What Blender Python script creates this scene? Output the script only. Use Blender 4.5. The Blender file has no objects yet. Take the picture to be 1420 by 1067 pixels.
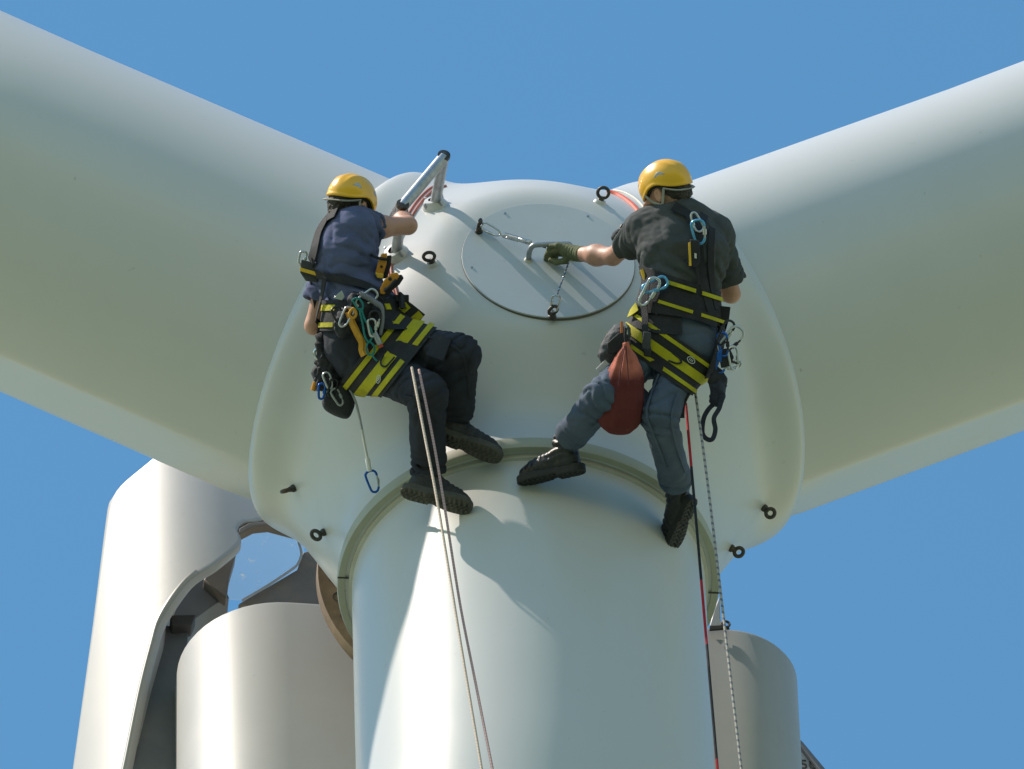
import bpy, bmesh, math, random
import numpy as np
from mathutils import Vector, Matrix, noise
random.seed(7); np.random.seed(7)
C = bpy.context.scene.collection
SC = bpy.context.scene

# ------------------------------------------------------------------ camera, sky, sun, exposure
AZ, EL, ROLL, DIST = math.radians(6.0), math.radians(46.7), math.radians(2.0), 60.0
PXM = 320.0                                    # photograph pixels per metre at the hub
FW = np.array((math.sin(AZ)*math.cos(EL), math.cos(AZ)*math.cos(EL), math.sin(EL)))
R0 = np.array((math.cos(AZ), -math.sin(AZ), 0.0)); U0 = np.cross(R0, FW)
RT = R0*math.cos(ROLL) - U0*math.sin(ROLL)     # image right / image up
UP = U0*math.cos(ROLL) + R0*math.sin(ROLL)
CX, CY = 725.0, 591.0                          # where the hub centre shows
CAMP = -FW*DIST + RT*((710-CX)/PXM) + UP*((CY-533.5)/PXM)
cd = bpy.data.cameras.new('camera'); cam = bpy.data.objects.new('camera', cd); C.objects.link(cam)
M3 = Matrix((RT, UP, -FW)).transposed(); cam.matrix_world = Matrix.Translation(CAMP) @ M3.to_4x4()
cd.sensor_width = 36; cd.lens = 36*DIST/(1420/PXM); cd.clip_end = 6000; cd.clip_start = 1
SC.camera = cam

SUN_AZ, SUN_EL = math.radians(5.0), math.radians(54.0)      # from the left, a little in front of the rotor
SUN = np.array((-math.cos(SUN_AZ)*math.cos(SUN_EL), -math.sin(SUN_AZ)*math.cos(SUN_EL), math.sin(SUN_EL)))
W = bpy.data.worlds.new('World'); SC.world = W; W.use_nodes = True
wn = W.node_tree; bg = wn.nodes['Background']; sky = wn.nodes.new('ShaderNodeTexSky'); sky.sky_type = 'NISHITA'
sky.sun_disc = False; sky.sun_elevation = SUN_EL; sky.sun_rotation = math.atan2(SUN[0], SUN[1])
sky.altitude = 0; sky.air_density = 1.7; sky.dust_density = 0.0; sky.ozone_density = 1.0
hs = wn.nodes.new('ShaderNodeHueSaturation'); hs.inputs['Saturation'].default_value = 1.32; hs.inputs['Hue'].default_value = .494
wn.links.new(sky.outputs[0], hs.inputs['Color']); wn.links.new(hs.outputs[0], bg.inputs[0]); bg.inputs[1].default_value = 0.115
sl = bpy.data.lights.new('sun', 'SUN'); so = bpy.data.objects.new('sun', sl); C.objects.link(so)
sl.energy = 4.7; sl.angle = math.radians(0.53); sl.color = (1.0, 0.90, 0.79)
so.rotation_euler = Vector(SUN).to_track_quat('Z', 'Y').to_euler()
SC.view_settings.view_transform = 'Standard'; SC.view_settings.look = 'None'
SC.view_settings.exposure = 0.33; SC.view_settings.gamma = 1.0; SC.view_settings.use_curve_mapping = False
SC.render.engine = 'CYCLES'; SC.cycles.max_bounces = 8; SC.cycles.use_denoising = True

# ------------------------------------------------------------------ helpers
def vec(a): return np.array(a, float)
def nrm(a):
    a = np.asarray(a, float); return a/np.maximum(np.linalg.norm(a, axis=-1, keepdims=True), 1e-12)
def ray(X, Y): return FW + RT*((X-710)/PXM/DIST) + UP*((533.5-Y)/PXM/DIST)
def P(X, Y, d=0.0):
    """a point seen at photograph pixel X, Y, d metres behind (+) or before (-) the hub centre"""
    return CAMP + ray(X, Y)*(DIST+d)
def Py(X, Y, y):
    r = ray(X, Y); return CAMP + r*((y-CAMP[1])/r[1])

def mesh_obj(name, v, f, m=None, parent=None, smooth=True):
    me = bpy.data.meshes.new(name); me.from_pydata([tuple(p) for p in v], [], [tuple(int(i) for i in q) for q in f])
    me.update()
    if smooth: me.polygons.foreach_set('use_smooth', [True]*len(me.polygons))
    o = bpy.data.objects.new(name, me); C.objects.link(o)
    if m: me.materials.append(m)
    if parent: o.parent = parent; o.matrix_parent_inverse = parent_world(parent).inverted()
    return o
def parent_world(p):
    return (parent_world(p.parent) @ p.matrix_parent_inverse if p.parent else Matrix()) @ p.matrix_basis
def bm_obj(name, bm, m=None, parent=None, smooth=True):
    bmesh.ops.recalc_face_normals(bm, faces=bm.faces)
    v = [x.co[:] for x in bm.verts]; bm.verts.index_update(); f = [[x.index for x in q.verts] for q in bm.faces]; bm.free()
    return mesh_obj(name, v, f, m, parent, smooth)
def autosmooth(o, deg=35):
    me = o.data; bm = bmesh.new(); bm.from_mesh(me); bmesh.ops.recalc_face_normals(bm, faces=bm.faces)
    for e in bm.edges:
        if len(e.link_faces) == 2 and e.calc_face_angle(0) > math.radians(deg): e.smooth = False
    bm.to_mesh(me); bm.free(); return o
def tag(o, label=None, cat=None, group=None, kind=None):
    if label: o['label'] = label
    if cat: o['category'] = cat
    if group: o['group'] = group
    if kind: o['kind'] = kind
    return o
def empty(name, loc, label, cat, group=None):
    o = bpy.data.objects.new(name, None); o.location = loc; o.empty_display_size = .1; C.objects.link(o)
    return tag(o, label, cat, group)

class MB:
    """collects shapes into one mesh"""
    def __init__(s): s.v = []; s.f = []
    def add(s, v, f):
        n = len(s.v); s.v += [tuple(p) for p in v]; s.f += [[i+n for i in q] for q in f]; return s
    def frame(s, a, b, up=None):
        z = nrm(vec(b)-vec(a)); t = vec(up) if up is not None else (vec((0, 0, 1)) if abs(z[2]) < .9 else vec((1, 0, 0)))
        x = nrm(np.cross(t, z)); return x, np.cross(z, x), z
    def tube(s, pts, r, n=10, closed=False, ry=None, up=None, cap=True):
        pts = [vec(p) for p in pts]; N = len(pts); rs = r if hasattr(r, '__len__') else [r]*N
        rys = rs if ry is None else (ry if hasattr(ry, '__len__') else [ry]*N)
        T = [nrm((pts[(i+1) % N] if closed or i < N-1 else pts[i]) - (pts[i-1] if closed or i > 0 else pts[i])) for i in range(N)]
        t0 = T[0]; a = vec(up) if up is not None else (vec((0, 0, 1)) if abs(t0[2]) < .9 else vec((1, 0, 0)))
        x = nrm(np.cross(a, t0)); v = []
        for i in range(N):
            x = nrm(x - T[i]*np.dot(x, T[i])); y = np.cross(T[i], x)
            for k in range(n):
                q = 2*math.pi*k/n; v.append(pts[i] + x*math.cos(q)*rs[i] + y*math.sin(q)*rys[i])
        f = [[i*n+k, i*n+(k+1) % n, ((i+1) % N)*n+(k+1) % n, ((i+1) % N)*n+k] for i in range(N if closed else N-1) for k in range(n)]
        if not closed and cap: f += [list(range(n))[::-1], [(N-1)*n+k for k in range(n)]]
        return s.add(v, f)
    def lathe(s, o, axis, prof, n=48, up=None, closed_prof=False):
        """prof: (radius, height along axis)"""
        o = vec(o); x, y, z = s.frame((0, 0, 0), axis, up); m = len(prof)
        v = [o + z*h + (x*math.cos(2*math.pi*k/n)+y*math.sin(2*math.pi*k/n))*r for k in range(n) for r, h in prof]
        f = [[k*m+j, ((k+1) % n)*m+j, ((k+1) % n)*m+(j+1) % m, k*m+(j+1) % m] for k in range(n) for j in range(m if closed_prof else m-1)]
        return s.add(v, f)
    def box(s, c, ax, ay, az):
        c, ax, ay, az = map(vec, (c, ax, ay, az))
        v = [c+ax*i+ay*j+az*k for i in (-1, 1) for j in (-1, 1) for k in (-1, 1)]
        return s.add(v, [(0, 1, 3, 2), (4, 6, 7, 5), (0, 4, 5, 1), (2, 3, 7, 6), (0, 2, 6, 4), (1, 5, 7, 3)])
    def prism(s, poly, ext):
        """poly: 3-D outline, extruded by ext"""
        n = len(poly); a = [vec(p) for p in poly]; b = [p+vec(ext) for p in a]
        return s.add(a+b, [list(range(n))[::-1], list(range(n, 2*n))] + [[i, (i+1) % n, n+(i+1) % n, n+i] for i in range(n)])
    def build(s, name, m, parent=None, smooth=True, bevel=0, auto=40):
        o = mesh_obj(name, s.v, s.f, m, parent, smooth)
        if auto: autosmooth(o, auto)
        if bevel:
            b = o.modifiers.new('bevel', 'BEVEL'); b.width = bevel; b.segments = 2; b.limit_method = 'ANGLE'; b.angle_limit = math.radians(40)
        return o
def spline(pts, n=8, closed=False):
    pts = [vec(p) for p in pts]; N = len(pts); out = []
    g = (lambda i: pts[i % N]) if closed else (lambda i: pts[min(max(i, 0), N-1)])
    for i in range(N if closed else N-1):
        a, b, c, d = g(i-1), g(i), g(i+1), g(i+2)
        for k in range(n):
            t = k/n; out.append(.5*((2*b)+(c-a)*t+(2*a-5*b+4*c-d)*t*t+(3*b-a-3*c+d)*t**3))
    if not closed: out.append(pts[-1])
    return out

# ------------------------------------------------------------------ materials
def mat(name, col, rough=.5, metal=0, spec=.5, coat=0, var=0, vscale=8, bump=0, bscale=60, dirt=None, dscale=3, damt=.5, crease=0, aniso=None, specks=0):
    m = bpy.data.materials.new(name); m.use_nodes = True; nt = m.node_tree; b = nt.nodes['Principled BSDF']; L = nt.links.new
    b.inputs['Roughness'].default_value = rough; b.inputs['Metallic'].default_value = metal
    b.inputs['Specular IOR Level'].default_value = spec; b.inputs['Coat Weight'].default_value = coat
    b.inputs['Base Color'].default_value = (*col, 1)
    tc = nt.nodes.new('ShaderNodeTexCoord'); src = None
    if var:
        n = nt.nodes.new('ShaderNodeTexNoise'); n.inputs['Scale'].default_value = vscale; n.inputs['Detail'].default_value = 6; n.inputs['Roughness'].default_value = .6
        L(tc.outputs['Object'], n.inputs[0]); r = nt.nodes.new('ShaderNodeValToRGB')
        r.color_ramp.elements[0].position = .3; r.color_ramp.elements[1].position = .7
        r.color_ramp.elements[0].color = (*[c*(1-var) for c in col], 1); r.color_ramp.elements[1].color = (*[min(1, c*(1+var)) for c in col], 1)
        L(n.outputs[0], r.inputs[0]); src = r.outputs[0]
    if dirt:
        n = nt.nodes.new('ShaderNodeTexNoise'); n.inputs['Scale'].default_value = dscale; n.inputs['Detail'].default_value = 8; n.inputs['Roughness'].default_value = .65
        mp = nt.nodes.new('ShaderNodeMapping'); L(tc.outputs['Object'], mp.inputs[0]); L(mp.outputs[0], n.inputs[0])
        if aniso: mp.inputs['Scale'].default_value = aniso
        r = nt.nodes.new('ShaderNodeValToRGB'); r.color_ramp.elements[0].position = .5; r.color_ramp.elements[1].position = .78
        r.color_ramp.elements[1].color = (damt, damt, damt, 1); L(n.outputs[0], r.inputs[0])
        mx = nt.nodes.new('ShaderNodeMix'); mx.data_type = 'RGBA'; L(r.outputs[0], mx.inputs[0])
        if src: L(src, mx.inputs[6])
        else: mx.inputs[6].default_value = (*col, 1)
        mx.inputs[7].default_value = (*dirt, 1); src = mx.outputs[2]
        rr = nt.nodes.new('ShaderNodeMapRange'); rr.inputs[3].default_value = rough; rr.inputs[4].default_value = min(1, rough+.35); L(r.outputs[0], rr.inputs[0]); L(rr.outputs[0], b.inputs['Roughness'])
    if specks:
        n = nt.nodes.new('ShaderNodeTexNoise'); n.inputs['Scale'].default_value = 17; n.inputs['Detail'].default_value = 4; n.inputs['Roughness'].default_value = .7; L(tc.outputs['Object'], n.inputs[0])
        r = nt.nodes.new('ShaderNodeMapRange'); r.inputs[1].default_value = .685; r.inputs[2].default_value = .76; r.inputs[4].default_value = specks; L(n.outputs[0], r.inputs[0])
        mx = nt.nodes.new('ShaderNodeMix'); mx.data_type = 'RGBA'; L(r.outputs[0], mx.inputs[0]); L(src, mx.inputs[6]); mx.inputs[7].default_value = (.22, .20, .15, 1); src = mx.outputs[2]
    if src: L(src, b.inputs['Base Color'])
    if bump:
        n = nt.nodes.new('ShaderNodeTexNoise'); n.inputs['Scale'].default_value = bscale; n.inputs['Detail'].default_value = 5
        L(tc.outputs['Object'], n.inputs[0]); bp = nt.nodes.new('ShaderNodeBump'); bp.inputs['Strength'].default_value = bump; bp.inputs['Distance'].default_value = .01
        L(n.outputs[0], bp.inputs['Height']); L(bp.outputs[0], b.inputs['Normal'])
    if crease:
        n2 = nt.nodes.new('ShaderNodeTexNoise'); n2.noise_type = 'RIDGED_MULTIFRACTAL'; n2.inputs['Scale'].default_value = 7.5; n2.inputs['Detail'].default_value = 4; n2.inputs['Distortion'].default_value = .5
        mp = nt.nodes.new('ShaderNodeMapping'); mp.inputs['Scale'].default_value = (1.6, 1, .7); mp.inputs['Rotation'].default_value = (.3, .5, .2); L(tc.outputs['Object'], mp.inputs[0]); L(mp.outputs[0], n2.inputs[0])
        b2 = nt.nodes.new('ShaderNodeBump'); b2.inputs['Strength'].default_value = crease; b2.inputs['Distance'].default_value = .010; L(n2.outputs[0], b2.inputs['Height'])
        if bump: L(bp.outputs[0], b2.inputs['Normal'])
        L(b2.outputs[0], b.inputs['Normal'])
    return m
gel = mat('white_gelcoat', (.57, .57, .555), .34, spec=.5, var=.025, vscale=1.3, dirt=(.46, .45, .40), dscale=2.2, damt=.25, bump=.015, bscale=5, specks=.45)
gel_blade = mat('white_blade_paint', (.57, .57, .555), .32, spec=.5, var=.02, vscale=.8, dirt=(.47, .455, .41), dscale=1.6, damt=.22, bump=.012, bscale=3, aniso=(1, 1, .5), specks=.45)
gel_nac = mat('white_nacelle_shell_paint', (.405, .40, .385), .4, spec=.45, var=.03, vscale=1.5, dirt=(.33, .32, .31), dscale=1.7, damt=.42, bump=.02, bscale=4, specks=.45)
hatch_m = mat('grey_hatch_paint', (.50, .53, .545), .33, spec=.5, var=.03, vscale=3, dirt=(.45, .46, .44), dscale=5, damt=.35, bump=.01, bscale=14, specks=.45)
ring_m = mat('weathered_ring_bounce_tint', (.40, .40, .31), .5, var=.08, vscale=4, dirt=(.25, .2, .12), dscale=4, damt=.5)  # olive of the grass bounce put into the base colour, random dirt over it
seam_m = mat('seam_sealant', (.05, .045, .04), .7)
seal_m = mat('pale_sealant', (.5, .5, .45), .6, var=.1, vscale=20, dirt=(.3, .28, .2), dscale=10)
dark_steel = mat('dark_weathered_steel', (.075, .07, .062), .5, .6, var=.3, vscale=40, dirt=(.16, .09, .045), dscale=20, damt=.7, bump=.3, bscale=120)
galv = mat('galvanised_steel', (.36, .38, .40), .42, .75, var=.18, vscale=30, dirt=(.2, .19, .17), dscale=18, damt=.5, bump=.1, bscale=150)
chrome = mat('polished_steel', (.6, .6, .6), .2, 1, var=.1, vscale=30)
frame_m = mat('dark_grey_frame_paint', (.11, .115, .12), .5, var=.12, vscale=4, dirt=(.2, .19, .17), dscale=6, damt=.3)
brown_m = mat('brown_primer', (.17, .14, .11), .55, var=.15, vscale=5, dirt=(.3, .24, .16), dscale=7, damt=.4)
flange_m = mat('rusty_flange_steel', (.22, .15, .09), .55, .3, var=.2, vscale=9, dirt=(.40, .30, .18), dscale=9, damt=.5)
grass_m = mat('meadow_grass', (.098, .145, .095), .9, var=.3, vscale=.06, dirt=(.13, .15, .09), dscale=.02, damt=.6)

# ------------------------------------------------------------------ ground
HUBZ = 44.0
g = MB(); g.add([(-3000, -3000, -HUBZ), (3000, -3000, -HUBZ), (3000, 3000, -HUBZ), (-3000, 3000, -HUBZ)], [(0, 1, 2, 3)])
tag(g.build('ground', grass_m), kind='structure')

bounce_field_m = mat('pale_bounce_ground', (.26, .285, .19), .9, var=.2, vscale=.05, dirt=(.2, .22, .11), dscale=.02, damt=.6)  # unseen pale ground added behind the rotor to bounce light onto undersides
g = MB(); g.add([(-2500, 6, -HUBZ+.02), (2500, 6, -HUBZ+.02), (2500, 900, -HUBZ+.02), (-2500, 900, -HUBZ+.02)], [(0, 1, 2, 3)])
tag(g.build('bounce_field', bounce_field_m), kind='structure')

# ------------------------------------------------------------------ rotor hub
HR, BR, NR, LN, LB, FR = 1.068, .757, .81, .915, .985, .985
HN = vec((0, -math.cos(math.radians(2)), math.sin(math.radians(2))))          # the flat nose looks a little upward
AX = [vec((0, 0, -1)), vec((-math.sin(math.radians(60)), 0, .5)), vec((math.sin(math.radians(60)), 0, .5))]
LEN = [LB, LN, LN+.03]
def smin(a, b, k):
    h = np.clip(.5+.5*(b-a)/k, 0, 1); return b+(a-b)*h-k*h*(1-h)
def hub_sdf(p):
    d = np.linalg.norm(p, axis=-1)-HR
    for a, ln_ in zip(AX, LEN):
        t = p@a; r = np.linalg.norm(p-t[..., None]*a, axis=-1)
        flare = (.05 if a[2] < 0 else .068)*np.exp(-((t-(LB if a[2] < 0 else ln_-.07))/.16)**2)
        c = np.where(t > 0, r-(NR-.045+flare), np.maximum(r-NR, -t))
        if a[2] > 0: c = -smin(-c, ln_-t, .055)
        d = smin(d, c, .19)
    return -smin(-d, FR-p@HN, .03)
def hub_hit(X, Y):
    """where the line of sight through a pixel meets the hub: point and normal"""
    r = nrm(ray(X, Y)); p = CAMP + r*(DIST-3)
    for _ in range(120):
        d = float(hub_sdf(p[None])[0]); p = p + r*min(d, .3)*.8
        if abs(d) < 1e-4: break
    e = 1e-3; n = nrm(vec([float(hub_sdf((p+q)[None])[0]-hub_sdf((p-q)[None])[0]) for q in np.eye(3)*e]))
    return p, n
rotor = empty('wind_turbine_rotor', (0, 0, 0), 'white three bladed wind turbine rotor with a round grey hatch in its hub', 'wind turbine')
bm = bmesh.new(); bmesh.ops.create_icosphere(bm, subdivisions=7, radius=1.0)
dirs = nrm(np.array([v.co[:] for v in bm.verts])); faces = [[v.index for v in f.verts] for f in bm.faces]; bm.free()
t = np.full(len(dirs), 2.2)
for _ in range(90): t -= .6*hub_sdf(dirs*t[:, None])
for a, L in list(zip(AX, LEN))[:1]:                        # close each neck with a flat end
    c = dirs@a; t = np.where((c > .3) & (t*c > L), L/np.maximum(c, .3), t)
hub = mesh_obj('hub', dirs*t[:, None], faces, gel, rotor)
# ring under the lower neck and the seam where each blade leaves its neck
for i, (a, L) in enumerate(zip(AX, LEN)):
    m = MB()
    if i == 0:
        m.lathe((0, 0, 0), a, [(NR-.05, L-.05), (NR+.008, L-.05), (NR+.010, L-.004), (NR+.006, L+.006), (BR+.030, L+.006), (BR+.028, L-.05)], 160)
        m.build('neck_ring', ring_m, rotor)
        q = MB(); q.lathe((0, 0, 0), a, [(BR+.03, L-.03), (BR+.002, L-.028)], 120).build('joint_gap', seam_m, rotor)
        q = MB(); q.lathe((0, 0, 0), a, [(BR-.01, L-.01), (BR+.014, L-.01), (BR+.014, L+.022), (BR-.01, L+.03)], 160).build('root_collar', seal_m, rotor)
        for sx in (-1, 1):
            w = vec((sx*(NR+.0), 0, -L)); MB().box(w+vec((-sx*.025, 0, -.0072)), (.035, 0, 0), (0, .004, 0), (0, 0, .001)).build('ring_joint', seam_m, rotor)
    else:
        m.lathe((0, 0, 0), a, [(BR+.016, L-.03), (BR+.014, L+.002), (BR-.004, L+.006)], 160).build('joint_sealant', seal_m, rotor)
# blades: round root, turning into an aerofoil further out
def blade(a):
    e1 = vec((0, -1, 0)); e2 = np.cross(a, e1); e2 = -e2 if a[0] > 0 else e2; n = 144; v = []; st = [.86, .95, 1.15, 1.5, 2, 2.5, 3, 3.6, 4.2, 5, 6, 7.5, 9, 11, 13, 16, 19, 21.5, 22.4]
    for s in st:
        k = min(max((s-2.6)/3.4, 0), 1); k = k*k*(3-2*k)
        chord = (1.05 if s < 6 else max(.08, 1.05*(1-(s-6)/17.0)))*1.0; th = chord*(.34-.012*min(s, 20)); tw = math.radians(16*max(0, 1-s/18))
        for j in range(n):
            q = 2*math.pi*j/n; rr_ = BR
            if a[2] > 0:                                     # flattened lower flank along the upper blades
                qd = math.degrees(q); u_ = min(max((qd-150)/72, 0), 1)*min(max((300-qd)/60, 0), 1); base = BR*(1+.022*u_*u_*(3-2*u_)); dq = math.radians(qd-204.6)
                fac = min(base, BR*.970/math.cos(dq)) if abs(dq) < 1.0 else base; kk = min(max((s-.88)/.25, 0), 1); rr_ = BR*(1-kk)+fac*kk
            cx, cy = rr_*math.cos(q), rr_*math.sin(q)
            ax_ = chord*(math.cos(q)+.25); ay = th*math.sin(q)*(1 if math.cos(q) < 0 else (1-.75*math.cos(q)))
            ax_, ay = ax_*math.cos(tw)-ay*math.sin(tw), ax_*math.sin(tw)+ay*math.cos(tw)
            v.append(a*s + e2*(cx*(1-k)+ax_*k) + e1*(cy*(1-k)+ay*k))
    f = [[i*n+j, i*n+(j+1) % n, (i+1)*n+(j+1) % n, (i+1)*n+j] for i in range(len(st)-1) for j in range(n)]
    f += [list(range(n)), [(len(st)-1)*n+j for j in range(n)][::-1]]
    return v, f
for a in AX:
    o = mesh_obj('blade', *blade(a), gel_blade, rotor); autosmooth(o, 50)
# hatch
HRAD = .372
def on_nose(X, Y, off=0): r = ray(X, Y); return CAMP+r*((FR+off-CAMP@HN)/(r@HN))
HC = on_nose(760, 363)
MB().lathe(HC, HN, [(HRAD+.002, -.03), (HRAD+.002, .0015), (HRAD-.02, .0015)], 128).build('hatch_gap', mat('hatch_gasket', (.13, .12, .10), .7), rotor)
hatch = MB().lathe(HC, HN, [(HRAD, -.02), (HRAD, .005), (HRAD-.0015, .0075), (HRAD*.5, .008), (.001, .008)], 128).build('hatch_cover', hatch_m, rotor)

# ------------------------------------------------------------------ nacelle behind the rotor
nac = empty('nacelle', (0, 1.6, 0), 'white nacelle housing with an open arched shell and dark frame behind the rotor', 'nacelle')
def shell_y(x):                      # upright shell, curving back towards its outer side
    k = np.clip((-1.18-x)/.85, 0, 1.3); return 1.50+.80*k**2
def on_surface(X, Y, fy):
    y = 1.2
    for _ in range(12): p = Py(X, Y, y); y = .5*y+.5*float(fy(p[0]))
    return Py(X, Y, y)
def chain_px(pts, n=6): return [tuple(q[:2]) for q in spline([(x, y, 0) for x, y in pts], n)]
outer = chain_px([(62, 1340), (92, 1120), (100, 1067), (126, 880), (147, 715), (153, 695), (168, 672), (212, 635), (250, 600), (330, 540)], 8)
inner = chain_px([(112, 1340), (160, 1120), (173, 1067), (195, 960), (213, 890), (226, 855), (262, 806), (300, 782), (332, 757), (334, 745), (329, 733), (340, 724), (362, 722), (400, 700), (450, 690)], 8)
def resamp(p, n):
    p = np.array(p); s = np.r_[0, np.cumsum(np.linalg.norm(np.diff(p, axis=0), axis=1))]; u = np.linspace(0, s[-1], n)
    return np.c_[np.interp(u, s, p[:, 0]), np.interp(u, s, p[:, 1])]
na, nb = 90, 26; A = resamp(outer, na); B = resamp(inner, na); v = []; 
for i in range(na):
    for j in range(nb):
        q = A[i]*(1-j/(nb-1))+B[i]*(j/(nb-1)); v.append(on_surface(q[0], q[1], shell_y))
def facing(v, f):
    a_, b_, c_ = (vec(v[f[len(f)//2][k]]) for k in range(3)); return f if np.dot(np.cross(b_-a_, c_-a_), FW) < 0 else [q[::-1] for q in f]
f = facing(v, [[i*nb+j, i*nb+j+1, (i+1)*nb+j+1, (i+1)*nb+j] for i in range(na-1) for j in range(nb-1)])
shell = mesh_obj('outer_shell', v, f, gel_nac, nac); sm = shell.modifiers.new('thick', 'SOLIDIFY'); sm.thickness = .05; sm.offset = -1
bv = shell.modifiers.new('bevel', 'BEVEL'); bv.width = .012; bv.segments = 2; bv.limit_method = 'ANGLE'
rimv = []; B2 = []
nr_ = sum(1 for q in B if q[1] > 792)
for i in range(nr_):
    x_, y_ = B[i]; wdt = np.interp(y_, [790, 830, 860, 900, 1120], [2, 8, 15, 26, 34]); sh_ = shell_y(on_surface(x_, y_, shell_y)[0])
    for j in range(6):
        q = j/5; rimv.append(Py(x_-1.5+(wdt+1.5)*q, y_+2*q, sh_-.001+.03*q+.26*q*q))
f = facing(rimv, [[i*6+j, i*6+j+1, (i+1)*6+j+1, (i+1)*6+j] for i in range(nr_-1) for j in range(5)])
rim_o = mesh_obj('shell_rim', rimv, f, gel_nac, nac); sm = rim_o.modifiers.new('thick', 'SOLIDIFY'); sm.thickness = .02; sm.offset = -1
# housing with rounded upright corners
def rbox(x0, x1, y0, y1, z0, z1, rl, rr, n=14):
    pts = []
    for cx, cy, a0, r in ((x1-rr, y1-rr, 0, rr), (x0+rl, y1-rl, 90, rl), (x0+rl, y0+rl, 180, rl), (x1-rr, y0+rr, 270, rr)):
        for k in range(n+1):
            q = math.radians(a0+90*k/n); pts.append((cx+r*math.cos(q), cy+r*math.sin(q)))
    N = len(pts); zs = [z0, z1-.02, z1-.005, z1]; ins = [0, 0, .006, .02]
    v = []
    for z, i_ in zip(zs, ins):
        for x, y in pts:
            cx, cy = (x0+x1)/2, (y0+y1)/2; v.append((x-(i_ if x > cx else -i_), y-(i_ if y > cy else -i_), z))
    f = [[j*N+k, j*N+(k+1) % N, (j+1)*N+(k+1) % N, (j+1)*N+k] for j in range(len(zs)-1) for k in range(N)]
    f += [[(len(zs)-1)*N+k for k in range(N)], list(range(N))[::-1]]
    return v, f
pl = Py(330, 830, 1.2); pr = Py(1050, 877, 1.2); xl = Py(246, 960, 1.6)[0]; xr = Py(1106, 1000, 1.6)[0]
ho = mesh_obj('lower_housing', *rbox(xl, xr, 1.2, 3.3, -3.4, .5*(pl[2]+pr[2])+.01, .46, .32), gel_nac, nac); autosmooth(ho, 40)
for v_ in ho.data.vertices: v_.co.y += .03*v_.co.x

# ------------------------------------------------------------------ workers: distance-field modelling
def surfnet(fn, lo, hi, h):
    lo, hi = vec(lo), vec(hi); B = 8; n = (np.ceil((hi-lo)/(h*B)).astype(int))
    cs = [lo[i]+(np.arange(n[i])+.5)*h*B for i in range(3)]
    cc = np.stack(np.meshgrid(*cs, indexing='ij'), -1); dc = fn(cc.reshape(-1, 3)).reshape(n)
    D = np.repeat(np.repeat(np.repeat(dc, B, 0), B, 1), B, 2).astype(np.float32)
    near = np.argwhere(np.abs(dc) < h*B*1.5); o = np.stack(np.meshgrid(*[np.arange(B)]*3, indexing='ij'), -1).reshape(-1, 3)
    for k in range(0, len(near), 400):
        idx = (near[k:k+400, None, :]*B+o[None]).reshape(-1, 3)
        D[idx[:, 0], idx[:, 1], idx[:, 2]] = fn(lo+(idx+.5)*h)
    S = D < 0
    act = np.zeros([m-1 for m in D.shape], np.uint8)
    for i in (0, 1):
        for j in (0, 1):
            for k in (0, 1): act += S[i:S.shape[0]-1+i, j:S.shape[1]-1+j, k:S.shape[2]-1+k]
    cells = np.argwhere((act > 0) & (act < 8)); ids = -np.ones(act.shape, np.int64); ids[tuple(cells.T)] = np.arange(len(cells))
    acc = np.zeros((len(cells), 3)); cnt = np.zeros(len(cells)); cor = [(i, j, k) for i in (0, 1) for j in (0, 1) for k in (0, 1)]
    val = {c: D[cells[:, 0]+c[0], cells[:, 1]+c[1], cells[:, 2]+c[2]] for c in cor}
    for a in cor:
        for ax in range(3):
            if a[ax] == 0:
                b = list(a); b[ax] = 1; va, vb = val[a], val[tuple(b)]; m = (va < 0) != (vb < 0)
                t = np.where(m, va/np.where(m, va-vb, 1), 0); q = np.tile(vec(a), (len(cells), 1)); q[:, ax] += t
                acc[m] += q[m]; cnt[m] += 1
    V = lo+(cells+acc/cnt[:, None]+.5)*h; F = []
    for ax in range(3):
        u, w = [(1, 2), (2, 0), (0, 1)][ax]
        sl0 = [slice(None)]*3; sl1 = [slice(None)]*3; sl0[ax] = slice(0, -1); sl1[ax] = slice(1, None)
        s0, s1 = S[tuple(sl0)], S[tuple(sl1)]; e = np.argwhere(s0 != s1); e = e[(e[:, u] > 0) & (e[:, w] > 0) & (e[:, u] < S.shape[u]-1) & (e[:, w] < S.shape[w]-1)]
        flip = s0[tuple(e.T)]; q = []
        for du, dw in ((1, 1), (0, 1), (0, 0), (1, 0)):
            c = e.copy(); c[:, u] -= du; c[:, w] -= dw; q.append(ids[tuple(c.T)])
        q = np.stack(q, 1); q[~flip] = q[~flip][:, ::-1]; F.append(q)
    return V, np.concatenate(F)
def smooth_mesh(V, F, it=2, lam=.5):
    E = np.concatenate([F[:, [i, (i+1) % 4]] for i in range(4)]); n = len(V)
    for _ in range(it):
        a = np.zeros_like(V); c = np.zeros(n)
        np.add.at(a, E[:, 0], V[E[:, 1]]); np.add.at(a, E[:, 1], V[E[:, 0]]); np.add.at(c, E[:, 0], 1); np.add.at(c, E[:, 1], 1)
        V = V+(a/np.maximum(c, 1)[:, None]-V)*lam
    return V
def seg(p, a, b):
    ab = b-a; t = np.clip(((p-a)@ab)/max(ab@ab, 1e-9), 0, 1); return t, np.linalg.norm(p-a-t[:, None]*ab, axis=1)
def rcone(p, a, b, ra, rb):
    t, d = seg(p, a, b); return d-(ra+(rb-ra)*t)
def flat(p, c, side, s):
    """squeeze space along side so that a round section turns into a wide one"""
    q = (p-c)@side; return p-np.outer(q*(1-1/s), side)
def ell(p, c, fr, r):
    q = (p-c)@fr; k = np.linalg.norm(q/r, axis=1); g = np.linalg.norm(q/(np.asarray(r)**2), axis=1); return k*(k-1)/np.maximum(g, 1e-9)
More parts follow.
